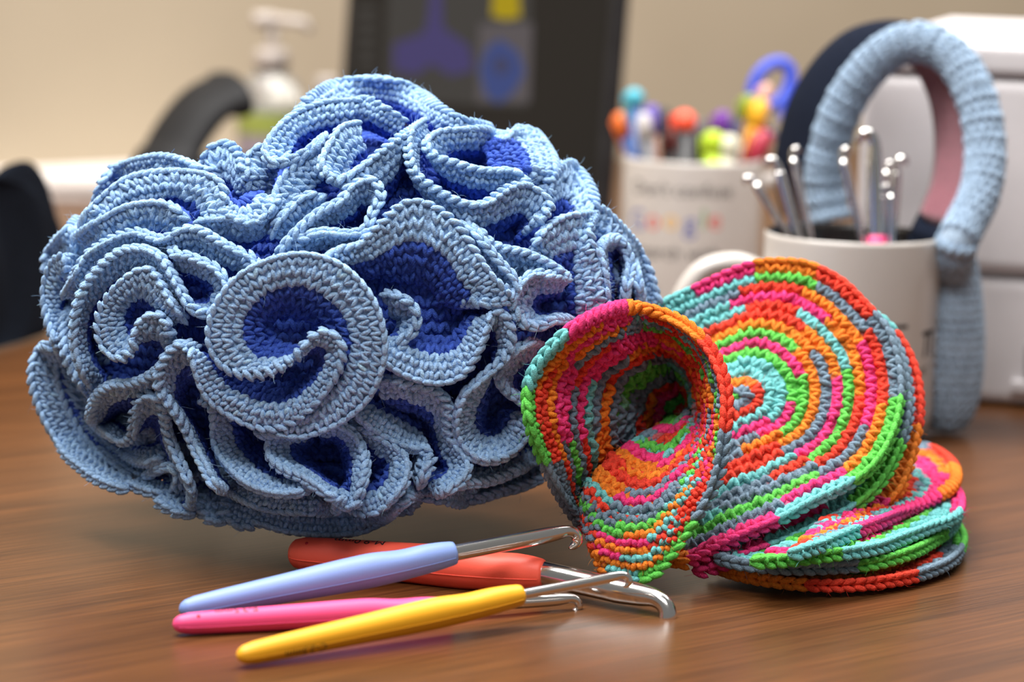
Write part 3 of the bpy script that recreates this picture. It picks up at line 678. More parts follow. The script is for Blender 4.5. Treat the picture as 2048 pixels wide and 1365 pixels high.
def make_hook(T, E, tip, R, shaft_r, mat, label, lip_px, text=None, text_at=0.2, text_ang=0.0, flip=True, dot=True, tailw=1.0, textsize=0.0045):
    T = np.asarray(T, float); E = np.asarray(E, float); tip = np.asarray(tip, float)
    X = E - T; L = np.linalg.norm(X); X = X / L
    up = np.array([0, 0, 1.0]); U = nrm(up - X * (up @ X)); S = np.cross(U, X)      # S points away from the camera side or to it
    root = empty('crochet_hook', (T[0], T[1], 0), label, 'crochet hook', 'crochet hooks with coloured handles on the desk')
    ts = np.concatenate([np.linspace(0, 0.06, 10), np.linspace(0.08, 0.93, 40), np.linspace(0.945, 1.002, 8)])
    pr = np.interp(ts, [a for a, b in H_PROF], [b for a, b in H_PROF])
    pr = np.where(ts < 0.5, pr * (tailw + (1 - tailw) * np.clip(ts / 0.5, 0, 1)), pr)
    n = 28; V = []; F = []
    def surf(t, a, lift=0.0):
        r = np.interp(t, ts, pr) * R
        c, s_ = math.cos(a), math.sin(a)
        # thumb rest: shallow flat on the upper side
        dent = 0.16 * math.exp(-((t - 0.80) / 0.07) ** 2) * max(0.0, c) ** 2
        return T + X * (L * t) + U * (r * c * (1 - dent) + lift * c) + S * (r * s_ * 0.96 + lift * s_)
    for t in ts:
        for j in range(n): V.append(surf(t, 2 * math.pi * j / n))
    m = len(ts)
    for k in range(m - 1):
        for j in range(n): F.append((k * n + j, k * n + (j + 1) % n, (k + 1) * n + (j + 1) % n, (k + 1) * n + j))
    F.append(tuple(range(n))[::-1]); F.append(tuple((m - 1) * n + j for j in range(n)))
    h = put('handle', pymesh('handle', V, F), mat, root)
    # mould line along the side
    side_a = math.atan2(-S[1] * 0 - (S @ np.array([0, -1.0, 0])) * -1, 0.0) if False else (math.pi / 2 if (S @ np.array([0, -1.0, 0])) > 0 else -math.pi / 2)
    ml = [surf(t, side_a * 1.12, 0.00006) for t in np.linspace(0.004, 0.985, 60)]
    put('mould_line', sweep('mould_line', ml, [0.00016] * 60, 6), mat, h)
    if dot:
        c = surf(0.085, side_a * 0.42, 0.0); nn = nrm(c - (T + X * L * 0.085))
        put('pin_hole', sweep('pin_hole', [c - nn * 0.0004, c + nn * 0.00006], [0.00062, 0.00062], 12), DOT, h)
    D = tip - E; Ls = np.linalg.norm(D); D = D / Ls
    lp = at_depth(*lip_px, 1.0) - at_depth(1024, 682.5, 1.0); lip = nrm(lp - D * (lp @ D))
    Pp, Rr = hook_path(E - D * 0.004, D, Ls + 0.004, shaft_r, lip, 1.0, 1.2)
    sh = put('metal_shaft', sweep('metal_shaft', Pp, Rr, 20), CHROME, root); sh['label'] = 'polished silver metal shaft with hooked tip'
    if text:
        Vt, Ft = text_mesh(text, textsize)
        W = []
        for (x, y) in Vt:
            sx = -1 if flip else 1
            t = text_at + sx * x / L; r = np.interp(t, ts, pr) * R
            a = text_ang + sx * (-1 if side_a < 0 else 1) * (-y) / r
            W.append(surf(min(max(t, 0.01), 0.98), a, 0.00008))
        put('size_print', pymesh('size_print', W, Ft), PRINT, h, smooth=False)
    return root, side_a
DOT = noise_on(material('pin_hole_shadow', rough=0.7), 50, tuple(lin((200, 30, 50))), tuple(lin((210, 38, 56))))
m_red = SIL('coral_red_rubber', (255, 98, 76)); m_blue = SIL('periwinkle_rubber', (124, 152, 214)); m_pink = SIL('hot_pink_rubber', (246, 76, 136)); m_yel = SIL('yellow_rubber', (242, 174, 28))
# coral: lies on the desk
T = at_z(578, 1106, 0.0064); E = at_z(1090, 1149, 0.0078)
make_hook(T, E, at_z(1357, 1209, 0.0052), 0.0079, 0.0045, m_red, 'thick coral red crochet hook lying under the periwinkle one', (1000, 900), 'M-9.0mm', 0.285, -0.15, True, True, 1.06, 0.0052)
# periwinkle: tail on the desk, resting across the coral handle
T = at_z(358, 1222, 0.0042); E = at_z(912, 1106, 0.0185)
make_hook(T, E, at_depth(1164, 1058, float((at_z(912, 1106, 0.0185) - CAM) @ C_F) + 0.022), 0.0061, 0.0029, m_blue, 'periwinkle blue crochet hook resting across the coral red handle', (960, 960), None, dot=False, tailw=0.84)
# pink: flat on the desk
T = at_z(345, 1250, 0.0039); E = at_z(905, 1215, 0.0046)
make_hook(T, E, at_z(1166, 1197, 0.0038), 0.0049, 0.0022, m_pink, 'hot pink crochet hook lying between periwinkle and yellow ones', (960, 960), 'E-3.5mm', 0.22, -0.2, True, True, 1.0, 0.0042)
# yellow: tail on the desk, raised over the pink shaft
T = at_z(474, 1314, 0.0040); E = at_z(1044, 1190, 0.0112)
make_hook(T, E, at_depth(1264, 1148, float((at_z(1044, 1190, 0.0112) - CAM) @ C_F) + 0.012), 0.0054, 0.0019, m_yel, 'yellow crochet hook with thin shaft crossing over the pink hook', (1000, 1000), 'C-2.5mm', 0.21, -1.95, True, False, 0.92, 0.0042)

# ------------------------------------------------------------------ white mug of spare hooks
mc = at_z(1706, 466, 0.095); MUG = np.array([mc[0], mc[1], 0]); MR = 0.0412
def mug_thing(name, c, R, Hh, label, cat, inner_mat, handle_dir, hl=0.036):
    root = empty(name, (c[0], c[1], 0), label, cat)
    prof = [(0.0005, 0.0008), (R * 0.80, 0.0008), (R * 0.90, 0.0016), (R * 0.975, 0.006), (R, 0.014), (R, Hh - 0.002), (R * 0.995, Hh - 0.0006), (R * 0.975, Hh)]
    put('outer_wall', lathe('outer_wall', prof, 72, c), WHITE_CER, root)
    ip = [(R * 0.975, Hh), (R * 0.945, Hh - 0.0008), (R * 0.93, Hh - 0.003), (R * 0.92, 0.012), (R * 0.8, 0.006), (0.0005, 0.0055)]
    w = put('inner_wall', lathe('inner_wall', ip, 72, c), inner_mat, root); w['label'] = 'glazed inside of the mug'
    if handle_dir is not None:
        d = nrm(np.array(handle_dir, float)); K = []
        for f, z in ((-0.002, 0.80), (0.35, 0.845), (0.75, 0.80), (1.0, 0.62), (0.98, 0.42), (0.72, 0.25), (0.3, 0.185), (-0.002, 0.20)):
            K.append(c + d * (R + hl * f) + np.array([0, 0, Hh * z]))
        K = catmull(K, 40); put('handle', sweep('handle', K, [(0.0068, 0.0050)] * 40, 14, up=np.cross(d, (0, 0, 1))), WHITE_CER, root)
    return root
mug = mug_thing('hook_mug', MUG, MR, 0.095, 'white mug with black inside full of silver crochet hooks', 'mug', BLACK_CER, (-1, -0.12, 0), 0.040)
def pi_mesh(s):
    V = []; F = []
    def strip(L, Rr):
        b = len(V)
        for a, c in zip(L, Rr): V.extend([a, c])
        for k in range(len(L) - 1): F.append((b + 2 * k, b + 2 * k + 1, b + 2 * k + 3, b + 2 * k + 2))
    xs = np.linspace(-0.44, 0.46, 12)
    strip([(x, 0.32 - 0.10 * max(0, -x - 0.28)) for x in xs], [(x, 0.49 - 0.25 * max(0, -x - 0.28)) for x in xs])
    ys = np.linspace(0.33, -0.5, 8)
    strip([(-0.24 - 0.13 * (0.33 - y) ** 1.5, y) for y in ys], [(-0.11 - 0.10 * (0.33 - y) ** 1.5, y) for y in ys])
    ys = np.linspace(0.33, -0.3, 6)
    strip([(0.10 + 0.02 * (0.33 - y), y) for y in ys] + [(0.17, -0.44), (0.26, -0.51), (0.40, -0.47)], [(0.25 + 0.01 * (0.33 - y), y) for y in ys] + [(0.27, -0.37), (0.31, -0.41), (0.41, -0.39)])
    return np.array(V) * s, F
def wrap_text(txt, size, px, py, c, R, mat, parent, name):
    """lettering lying on a round wall; (px,py) is where its centre shows"""
    g = at_depth(px, py, float((c - CAM) @ C_F)); z = g[2]
    # find the angle on the cylinder seen at that pixel
    d = ray(px, py); o = CAM - c
    A_ = d[0] ** 2 + d[1] ** 2; B_ = o[0] * d[0] + o[1] * d[1]; C2 = o[0] ** 2 + o[1] ** 2 - R * R; q = B_ * B_ - A_ * C2
    t = (-B_ - math.sqrt(max(q, 0))) / A_; p = CAM + d * t; a0 = math.atan2(p[1] - c[1], p[0] - c[0]); z = p[2]
    V, F = pi_mesh(size) if txt == 'pi' else text_mesh(txt, size); W = []
    for x, y in V:
        a = a0 + x / R
        W.append((c[0] + (R + 0.00012) * math.cos(a), c[1] + (R + 0.00012) * math.sin(a), z + y))
    return put(name, pymesh(name, W, F), mat, parent, smooth=False)
wrap_text('pi', 0.0125, 1856, 687, MUG, MR, PRINT, mug, 'printed_symbol')
wrap_text('\u03a3', 0.021, 1793, 690, MUG, MR, PRINT, mug, 'printed_symbol')
wrap_text('2\u00b3', 0.019, 1725, 690, MUG, MR, PRINT, mug, 'printed_symbol')
wrap_text('\u221a-1', 0.019, 1640, 690, MUG, MR, PRINT, mug, 'printed_symbol')
wrap_text('...and it was delicious!', 0.0075, 1746, 748, MUG, MR, PRINT, mug, 'printed_caption')

def spare_hook(tip, cross, R, dz, label, lip_px, pink=False, bottom=0.012):
    """a hook standing in the mug: tip and rim crossing from the photo, depth offset dz inside the mug"""
    dep = float((MUG - CAM) @ C_F) + dz
    a = at_depth(*tip, dep); b = at_depth(*cross, dep); D = nrm(b - a)
    k = (bottom - a[2]) / D[2]; e = a + D * k
    rad = np.array([e[0] - MUG[0], e[1] - MUG[1]]); rr = np.linalg.norm(rad); lim = MR * 0.92 - R - 0.0015
    if rr > lim: e[:2] = MUG[:2] + rad / rr * lim
    D = nrm(a - e); L = np.linalg.norm(a - e)
    root = empty('spare_crochet_hook', (e[0], e[1], 0), label, 'crochet hook', 'silver crochet hooks standing in the white mug')
    lp = at_depth(*lip_px, 1.0) - at_depth(1024, 682.5, 1.0); lip = nrm(lp - D * (lp @ D))
    Pp, Rr = hook_path(e, D, L, R, lip)
    sh = put('metal_shaft', sweep('metal_shaft', Pp, Rr, 18), CHROME, root)
    if pink:
        q = (0.0945 - e[2]) / D[2]
        hp = np.array([e + D * (q * f) for f in np.linspace(0, 1, 14)]); rr = [R * 1.25] * 11 + [R * 1.2, R * 1.08, R * 1.0]
        put('handle', sweep('handle', hp, rr, 20), m_pink, root)
spare_hook((1496, 346), (1572, 470), 0.0021, -0.004, 'thin silver crochet hook leaning furthest out over the mug handle', (924, 760))
spare_hook((1548, 309), (1592, 470), 0.0026, -0.012, 'bright silver crochet hook next to the one leaning furthest out', (924, 740))
spare_hook((1582, 293), (1618, 470), 0.0020, 0.004, 'silver crochet hook standing before the navy headband', (1090, 760))
spare_hook((1681, 294), (1723, 474), 0.0021, -0.008, 'slim silver crochet hook tilted towards the big pink-handled one', (1090, 760))
spare_hook((1747, 254), (1753, 474), 0.0040, -0.016, 'tallest thick silver crochet hook with pink handle top in the mug', (900, 740), True)
spare_hook((1774, 320), (1768, 474), 0.0018, 0.006, 'slender silver crochet hook just behind the tallest one', (1090, 740))
spare_hook((1795, 308), (1786, 474), 0.0026, 0.010, 'silver crochet hook with bulbous tip turned towards the ear pad', (1130, 790))
spare_hook((1781, 366), (1783, 474), 0.0018, -0.018, 'shortest silver crochet hook in the white mug', (1024, 790))

# ------------------------------------------------------------------ pen cup behind
pc = at_z(1386, 314, 0.095); PC = np.array([pc[0], pc[1], 0]); PR = 0.0412
penmug = mug_thing('pen_mug', PC, PR, 0.095, 'white mug with multicoloured word holding pens and markers', 'mug', WHITE_CER, (0.9, 0.45, 0))
def cm(name, rgb, rough=0.4): return noise_on(material(name, rough=rough), 30, tuple(lin(rgb) * 0.95), tuple(np.clip(lin(rgb) * 1.05, 0, 1)))
wrap_text("Don't confuse", 0.0112, 1360, 382, PC, PR, PRINT, penmug, 'printed_words')
GCOL = {'b': cm('print_blue', (70, 90, 170)), 'r': cm('print_red', (222, 72, 60)), 'y': cm('print_yellow', (232, 180, 80)), 'g': cm('print_green', (80, 150, 70))}
for ch, px, k in (('G', 1275, 'b'), ('o', 1306, 'r'), ('o', 1342, 'y'), ('g', 1380, 'b'), ('l', 1408, 'g'), ('e', 1430, 'r')):
    wrap_text(ch, 0.017, px, 441 + (6 if ch == 'g' else 0), PC, PR, GCOL[k], penmug, 'printed_letter')
wrap_text('search with', 0.0112, 1352, 508, PC, PR, PRINT, penmug, 'printed_words')
def pen(tip, cross, R, barrel, cap, caplen, dz, label, name='pen', ball=0.0, clip=True):
    dep = float((PC - CAM) @ C_F) + dz
    a = at_depth(*tip, dep); b = at_depth(*cross, dep); D = nrm(b - a); k = (0.012 - a[2]) / D[2]; e = a + D * k
    rad = np.array([e[0] - PC[0], e[1] - PC[1]]); rr = np.linalg.norm(rad); lim = PR * 0.92 - R - 0.001
    if rr > lim: e[:2] = PC[:2] + rad / rr * lim
    D = nrm(a - e); L = np.linalg.norm(a - e)
    root = empty(name, (e[0], e[1], 0), label, 'pen', 'pens standing in the white mug')
    c0 = L - caplen
    put('barrel', sweep('barrel', [e, e + D * 0.004, e + D * (c0 * 0.5), e + D * c0], [R * 0.5, R, R, R], 14), barrel, root)
    if ball:
        c = e + D * (L - ball); th = np.linspace(-1.4, 1.4, 9)
        put('ball_top', sweep('ball_top', [c + D * (ball * math.sin(x)) for x in th], [ball * math.cos(x) for x in th], 16), cap, root)
        put('collar', sweep('collar', [e + D * (c0 - 0.002), e + D * (L - ball * 1.6)], [R * 0.9, R * 0.6], 12), barrel, root)
    else:
        put('cap', sweep('cap', [e + D * (c0 - 0.001), e + D * (c0 + caplen * 0.5), e + D * (L - 0.002), e + D * L], [R * 1.12, R * 1.12, R * 1.05, R * 0.6], 14), cap, root)
    if clip:
        s = nrm(np.cross(D, (0, 1, 0)))
        put('clip', sweep('clip', [e + D * (c0 - 0.01) + s * R * 1.35, e + D * (L - 0.004) + s * R * 1.4, e + D * (L - 0.002) + s * R * 0.6], [0.0008, 0.0009, 0.0008], 8), cap, root)
c_teal = cm('teal', (70, 170, 190)); c_navy = cm('navy', (38, 78, 140)); c_or = cm('orange', (240, 120, 50)); c_gr = cm('sea_green', (70, 180, 150)); c_pu = cm('purple', (96, 78, 170)); c_br = cm('brown', (120, 76, 52))
c_red = cm('vermilion', (246, 86, 56)); c_grey = cm('smoke_grey', (84, 84, 88)); c_lime = cm('lime', (184, 214, 40)); c_cream = cm('cream', (216, 214, 190)); c_viol = cm('violet', (110, 50, 150)); c_yel2 = cm('amber', (236, 176, 40)); c_olive = cm('olive_green', (130, 150, 20)); c_rose = cm('rose', (220, 170, 160)); c_crim = cm('crimson', (170, 44, 66)); c_blue = cm('royal_blue', (60, 86, 210)); c_wh = cm('white_plastic', (205, 200, 198)); c_blk = BLACK_PL
pen((1267, 176), (1276, 300), 0.0042, c_navy, c_teal, 0.012, -0.010, 'navy pen with round teal ball on top', ball=0.0062)
pen((1235, 226), (1262, 300), 0.0036, c_navy, c_or, 0.014, -0.002, 'pen with orange cap leaning out beside the dark screen')
pen((1257, 216), (1270, 300), 0.0036, c_navy, c_gr, 0.016, 0.012, 'pen with sea green cap in the white mug')
pen((1303, 210), (1310, 300), 0.0038, c_br, c_pu, 0.016, -0.012, 'brown pen with purple cap in the white mug')
pen((1288, 226), (1296, 300), 0.0034, c_grey, c_wh, 0.014, -0.020, 'white pen standing between teal ball and purple cap')
pen((1324, 216), (1326, 300), 0.0046, c_blk, c_blk, 0.030, 0.014, 'black marker beside the purple-capped pen')
pen((1369, 220), (1370, 300), 0.0056, c_blk, c_red, 0.014, -0.006, 'black marker with vermilion ball-shaped top', ball=0.0072)
pen((1346, 258), (1346, 300), 0.0046, c_blk, c_blk, 0.012, 0.006, 'short black marker left low in the pen mug')
pen((1397, 238), (1396, 300), 0.0048, c_grey, c_grey, 0.022, 0.010, 'smoke grey marker beside the vermilion-topped one')
pen((1446, 222), (1440, 300), 0.0044, c_blk, c_viol, 0.014, 0.006, 'black marker with violet cap in the white mug')
pen((1427, 262), (1427, 304), 0.0052, c_lime, c_lime, 0.012, -0.030, 'lime green highlighter at the front rim', 'highlighter')
pen((1462, 270), (1456, 304), 0.0050, c_cream, c_cream, 0.012, -0.030, 'cream highlighter beside the lime green one', 'highlighter')
pen((1492, 232), (1482, 300), 0.0050, c_blk, c_pu, 0.016, 0.004, 'black marker with blue-violet cap near the headband')
pen((1470, 246), (1466, 300), 0.0046, c_grey, c_grey, 0.016, 0.016, 'dark grey marker behind the cream highlighter')
pen((1500, 190), (1484, 300), 0.0042, c_grey, c_olive, 0.014, -0.004, 'grey pen with olive green top beside the amber one')
pen((1526, 200), (1500, 300), 0.0046, c_yel2, c_yel2, 0.016, -0.008, 'amber yellow pen leaning towards the headband')
pen((1536, 168), (1496, 300), 0.0034, c_rose, c_rose, 0.014, 0.008, 'pale rose pencil leaning behind the amber pen')
pen((1532, 262), (1514, 306), 0.0054, c_crim, c_crim, 0.020, -0.012, 'crimson marker leaning on the mug rim')
# scissors with blue handles
sp = at_depth(1592, 172, float((PC - CAM) @ C_F) + 0.026); sb = np.array([PC[0] - 0.018, PC[1] + 0.020, 0.012]); sd = nrm(sp - sb)
sciss = empty('scissors', (sb[0], sb[1], 0), 'scissors with royal blue loop handles in the pen mug', 'scissors', None)
sx = nrm(np.cross(sd, (0, 1, 0)))
for sg in (-1, 1):
    Lb = np.linalg.norm(sp - sb) - 0.03
    put('blade', sweep('blade', [sb + sx * sg * 0.001, sb + sd * Lb * 0.5 + sx * sg * 0.003, sb + sd * Lb + sx * sg * 0.004], [(0.0010, 0.001), (0.0010, 0.004), (0.0012, 0.004)], 8, up=np.cross(sd, sx)), CHROME, sciss)
    cc = sb + sd * (Lb + 0.022) + sx * sg * 0.0125
    ring = [cc + sd * 0.015 * math.cos(a) + sx * 0.010 * math.sin(a) for a in np.linspace(0, 2 * math.pi, 33)]
    put('loop_handle', sweep('loop_handle', ring, [0.0038] * 33, 10, caps=False), c_blue, sciss)

# ------------------------------------------------------------------ headphones in crocheted covers
def knit(name, rgb, rough=0.95): 
    return noise_on(material(name, rough=rough, **{'Sheen Weight': 0.3}), 700, tuple(lin(rgb) * 0.75), tuple(np.clip(lin(rgb) * 1.2, 0, 1)), 0.9, 900)
k_light = knit('pale_blue_knit', (160, 182, 204)); k_navy = noise_on(material('navy_knit', rough=0.95, **{'Specular IOR Level': 0.15}), 700, tuple(lin((12, 19, 34))), tuple(lin((20, 29, 47))), 0.8, 900); k_rose = knit('rose_cushion', (128, 70, 82))
hpb = at_z(1905, 882, 0)
hp = empty('headphones', (hpb[0], hpb[1], 0), 'headphones in pale blue and navy crocheted covers before the printer', 'headphones')
FA = [(1662,440,1.475),(1652,390,1.475),(1650,340,1.473),(1660,290,1.470),(1675,240,1.466),(1700,188,1.462),(1735,140,1.457),(1778,102,1.452),(1825,84,1.447),(1872,92,1.442),(1912,122,1.437),(1943,172,1.432),(1962,230,1.428),(1970,290,1.425),(1968,345,1.421),(1955,400,1.417),(1930,450,1.412),(1912,490,1.408),(1906,535,1.420)]
F3 = catmull([at_depth(a_, b_, d_ - 0.030) for a_, b_, d_ in FA], 110)
hc = at_depth(1815, 330, 1.41); rad = nrm(F3 - hc)
BK = np.array([-0.017, 0.036, 0.001])
# front roll: ribbed crochet tube
rr = [0.0084 + 0.0002 * math.sin(i * 1.54) for i in range(110)]
put('front_roll', sweep('front_roll', F3, rr, 20), k_light, hp)
def knit_skin(C, N_, T_, rgb, w, hgt, name, parent, thick=0.0012):
    '''V stitches on points C with outward normals N_ and row direction T_'''
    y = Yarn(); t = nrm(T_ - N_ * (T_ * N_).sum(1, keepdims=True)); up = np.cross(N_, t); n = len(C)
    for sg in (-1, 1):
        y.lobes(C + t * sg * w * 0.25, (up * 0.9 + t * 0.4 * sg) * hgt * 0.85, (t * 0.9 - up * 0.4 * sg) * w * 0.29, N_ * thick, lin(rgb) * (0.88 + 0.24 * RNG.random((n, 1))))
    return put(name, y.mesh(name), YARN, parent)
def tube_pts(Pc, Rr, step, n):
    T_ = nrm(np.gradient(Pc, axis=0)); c = []; nn = []; tt = []
    s_ = np.concatenate([[0], np.cumsum(np.linalg.norm(np.diff(Pc, axis=0), axis=1))])
    for k, u in enumerate(np.arange(step / 2, s_[-1], step)):
        f = np.interp(u, s_, np.arange(len(Pc))); i = int(f); p = Pc[i]; tg = T_[i]
        a0 = nrm(np.cross(tg, (0, 1, 0))); b0 = np.cross(tg, a0)
        for j in range(n):
            a = 2 * math.pi * (j + 0.5 * (k % 2)) / n; d = a0 * math.cos(a) + b0 * math.sin(a)
            c.append(p + d * (Rr + 0.0003 * math.sin(i * 1.54))); nn.append(d); tt.append(np.cross(d, tg))
    return np.array(c), np.array(nn), np.array(tt)
fr = bpy.data.objects['front_roll']
c_, n_, t_ = tube_pts(F3, 0.0088, 0.0046, 14); knit_skin(c_, n_, t_, (168, 192, 216), 0.0040, 0.0046, 'stitches', fr)['kind'] = 'stuff'
def band(name, off, th, mat, i0=0, i1=110, reach=1.0):
    V = []; Fc = []; W = 9
    f = F3[i0:i1]; r = rad[i0:i1]
    for lay in (0, 1):
        for i in range(len(f)):
            for j in range(W):
                t = j / (W - 1); bulge = 0.003 * math.sin(math.pi * t)
                V.append(f[i] + BK * (t * reach) + r[i] * (off + lay * th + (bulge if lay else 0)))
    n = len(f); base = n * W
    for i in range(n - 1):
        for j in range(W - 1):
            a = i * W + j; Fc.append((a, a + 1, a + W + 1, a + W)); b = base + a; Fc.append((b, b + W, b + W + 1, b + 1))
        for j in (0, W - 1):
            a = i * W + j; b = base + a; Fc.append((a, a + W, b + W, b) if j == 0 else (a, b, b + W, a + W))
    for i in (0, n - 1):
        for j in range(W - 1):
            a = i * W + j; b = base + a; Fc.append((a, b, b + 1, a + 1) if i == 0 else (a, a + 1, b + 1, b))
    return put(name, pymesh(name, V, Fc), mat, hp)
band('navy_headband', 0.0, 0.006, k_navy)
band('rose_cushion', -0.009, 0.0085, k_rose, 6, 100, 0.7)
def ear_pad(cx, cy, dep, rx, ry, rz, name):
    c = at_depth(cx, cy, dep); c[2] = rz + 0.001
    V = []; Fc = []; n = 40; m = 60
    for i in range(m + 1):
        ph = math.pi * i / m - math.pi / 2
        for j in range(n):
            a = 2 * math.pi * j / n
            k = 1 + 0.035 * math.sin(i * 0.95) * math.cos(ph)
            ex = math.copysign(abs(math.cos(ph)) ** 0.7, math.cos(ph))
            taper = 1.0 - 0.22 * math.sin(ph)
            V.append((c[0] + rx * ex * k * taper * math.cos(a) - 0.0 , c[1] + ry * ex * k * math.sin(a), c[2] + rz * math.sin(ph)))
    for i in range(m):
        for j in range(n): Fc.append((i * n + j, i * n + (j + 1) % n, (i + 1) * n + (j + 1) % n, (i + 1) * n + j))
    pad = put(name, pymesh(name, V, Fc), k_light, hp)
    cc = []; nn = []
    for i in range(1, 22):
        z = -1 + 2 * i / 22; ph = math.asin(z); ex = abs(math.cos(ph)) ** 0.7; taper = 1.0 - 0.22 * z
        n_j = max(6, int(2 * math.pi * 0.5 * (rx * taper + ry) * ex / 0.0042))
        for j in range(n_j):
            a = 2 * math.pi * (j + 0.5 * (i % 2)) / n_j
            cc.append((c[0] + rx * ex * taper * math.cos(a), c[1] + ry * ex * math.sin(a), c[2] + rz * z)); nn.append((math.cos(a) / rx * ex, math.sin(a) / ry * ex, z / rz))
    cc = np.array(cc); nn = nrm(np.array(nn)); tt = nrm(np.stack([-nn[:, 1], nn[:, 0], np.zeros(len(nn))], 1))
    knit_skin(cc, nn, tt, (168, 190, 212), 0.0042, 0.0045, 'stitches', pad)['kind'] = 'stuff'
    return c
e1 = ear_pad(1900, 690, 1.408, 0.0150, 0.017, 0.0475, 'ear_pad')
e2 = ear_pad(1636, 640, 1.458, 0.0150, 0.018, 0.046, 'ear_pad')
for c, f, sx in ((e1, F3[-1], 1), (e2, F3[0], -1)):
    put('slider', sweep('slider', [c + np.array([0.006 * sx, 0.012, 0.030]), (c + f) / 2 + np.array([0.006 * sx, 0.014, 0.02]), f + np.array([0.004 * sx, 0.014, 0.004])], [0.0045, 0.005, 0.004], 12), BLACK_PL, hp)

# ------------------------------------------------------------------ printer
pa = math.radians(74)
e_f = np.array([-math.sin(pa), math.cos(pa), 0])      # along the visible face, away from the camera
e_b = np.array([math.cos(pa), math.sin(pa), 0])       # into the printer
p0 = at_z(1972, 812, 0.0)
k = 0.070
corner = p0 + e_f * k
prn = empty('printer', (corner[0] + 0.1, corner[1], 0), 'white desktop printer standing behind the headphones', 'printer')
PM = Matrix(((-e_f[0], e_b[0], 0, corner[0]), (-e_f[1], e_b[1], 0, corner[1]), (0, 0, 1, 0), (0, 0, 0, 1)))   # local x: towards the camera side, y: into the body
def prn_part(name, lo, hi, mat, bev, parent=prn):
    return put(name, xform(box_mesh(name, lo, hi, bev, 4), PM), mat, parent)
prn_part('lower_tray', (0.002, 0.002, 0.0015), (0.338, 0.30, 0.064), PRINTER_M, 0.006)
prn_part('seam_gap', (0.006, 0.005, 0.0635), (0.334, 0.297, 0.0675), GREY_PL, 0.0)
bd = prn_part('body', (0, 0, 0.067), (0.34, 0.302, 0.163), PRINTER_M, 0.007)
prn_part('lid', (-0.001, -0.001, 0.1645), (0.341, 0.303, 0.180), PRINTER_M, 0.005)
prn_part('lid_gap', (0.004, 0.004, 0.1625), (0.336, 0.298, 0.165), GREY_PL, 0.0)
prn_part('tray_grip', (0.088, -0.0004, 0.014), (0.145, 0.012, 0.032), GREY_PL, 0.0005)
prn_part('grip_frame', (0.082, -0.0016, 0.008), (0.151, 0.004, 0.0138), PRINTER_M, 0.001)
prn_part('feeder_hatch', (0.13, 0.05, 0.1795), (0.30, 0.20, 0.186), BLACK_PL, 0.002)

# ------------------------------------------------------------------ laptop screen behind the ball
ma = math.radians(46)
l_f = np.array([-math.sin(ma), math.cos(ma), 0]); 
l_x = np.array([math.cos(ma), -math.sin(ma), 0])   # along the screen to the right and nearer
l_n = np.array([-math.sin(ma), -math.cos(ma), 0])  # towards the viewer's left
Lc = at_depth(914, 470, 2.06); Lc[2] = 0.0
tilt = math.radians(4.0)
l_u = np.array([0, 0, 1.0]) * math.cos(tilt) - l_n * math.sin(tilt)
l_nn = np.cross(l_x, l_u); 
lap = empty('monitor', tuple(Lc), 'dark monitor showing a purple and blue picture', 'monitor')
W2 = 0.135; SH = 0.245; SZ = 0.022
def scr(u, v, w=0.0): return Lc + l_x * (u * W2) + l_u * (SZ + v * SH) + l_nn * w
SM = Matrix(((l_x[0], l_u[0], l_nn[0], Lc[0]), (l_x[1], l_u[1], l_nn[1], Lc[1]), (l_x[2], l_u[2], l_nn[2], Lc[2]), (0, 0, 0, 1)))
put('casing', xform(box_mesh('casing', (-W2, SZ, -0.012), (W2, SZ + SH, 0.0), 0.003, 3), SM), BLACK_PL, lap)
put('stand', xform(box_mesh('stand', (-0.03, 0.004, -0.03), (0.03, SZ + 0.05, -0.0125), 0.004, 3), SM), BLACK_PL, lap)
put('foot', box_mesh('foot', (Lc[0] - 0.07, Lc[1] - 0.03, 0.0005), (Lc[0] + 0.07, Lc[1] + 0.07, 0.009), 0.004, 3), BLACK_PL, lap)
def glow(name, rgb, s):
    m = material(name, tuple(lin(rgb) * 0.1), 0.4, **{'Specular IOR Level': 0.12}); b = m.node_tree.nodes['Principled BSDF']
    b.inputs['Emission Color'].default_value = (*lin(rgb), 1); b.inputs['Emission Strength'].default_value = s
    return m
def panel(name, pts, mat, w):
    V = [scr(u, v, w) for u, v in pts] + [scr(u, v, w - 0.0003) for u, v in pts]; n = len(pts)
    F = [tuple(range(n)), tuple(range(2 * n - 1, n - 1, -1))] + [(i, n + i, n + (i + 1) % n, (i + 1) % n) for i in range(n)]
    me = pymesh(name, V, F); return put(name, me, mat, lap, smooth=False)
panel('screen', [(-0.95, 0.03), (0.95, 0.03), (0.95, 0.98), (-0.95, 0.98)], glow('screen_dark', (42, 39, 36), 0.8), 0.0006)
def S(x, y):   # photo pixel -> screen coordinates
    d = ray(x, y); o = CAM - Lc; nvec = l_nn; t = -(o @ nvec) / (d @ nvec); p = CAM + d * t - Lc
    return (float(p @ l_x) / W2, (float(p @ l_u) - SZ) / SH)
g_pan = glow('screen_panel', (58, 56, 54), 1.0); g_pur = glow('screen_purple', (62, 56, 96), 1.0); g_blu = glow('screen_blue', (54, 66, 112), 1.0); g_yel = glow('screen_yellow', (150, 130, 20), 1.0); g_gry = glow('screen_grey', (80, 75, 77), 1.0); g_cor = glow('screen_core', (58, 60, 86), 1.0)
panel('picture_panel', [S(780, -60), S(1066, -60), S(1062, 100), S(1055, 215), S(770, 200)], g_pan, 0.001)
panel('purple_shape', [S(866, -40), S(884, -40), S(888, 55), S(940, 92), S(950, 140), S(905, 152), S(865, 128), S(835, 150), S(790, 140), S(790, 88), S(850, 66), S(858, 40)], g_pur, 0.0013)
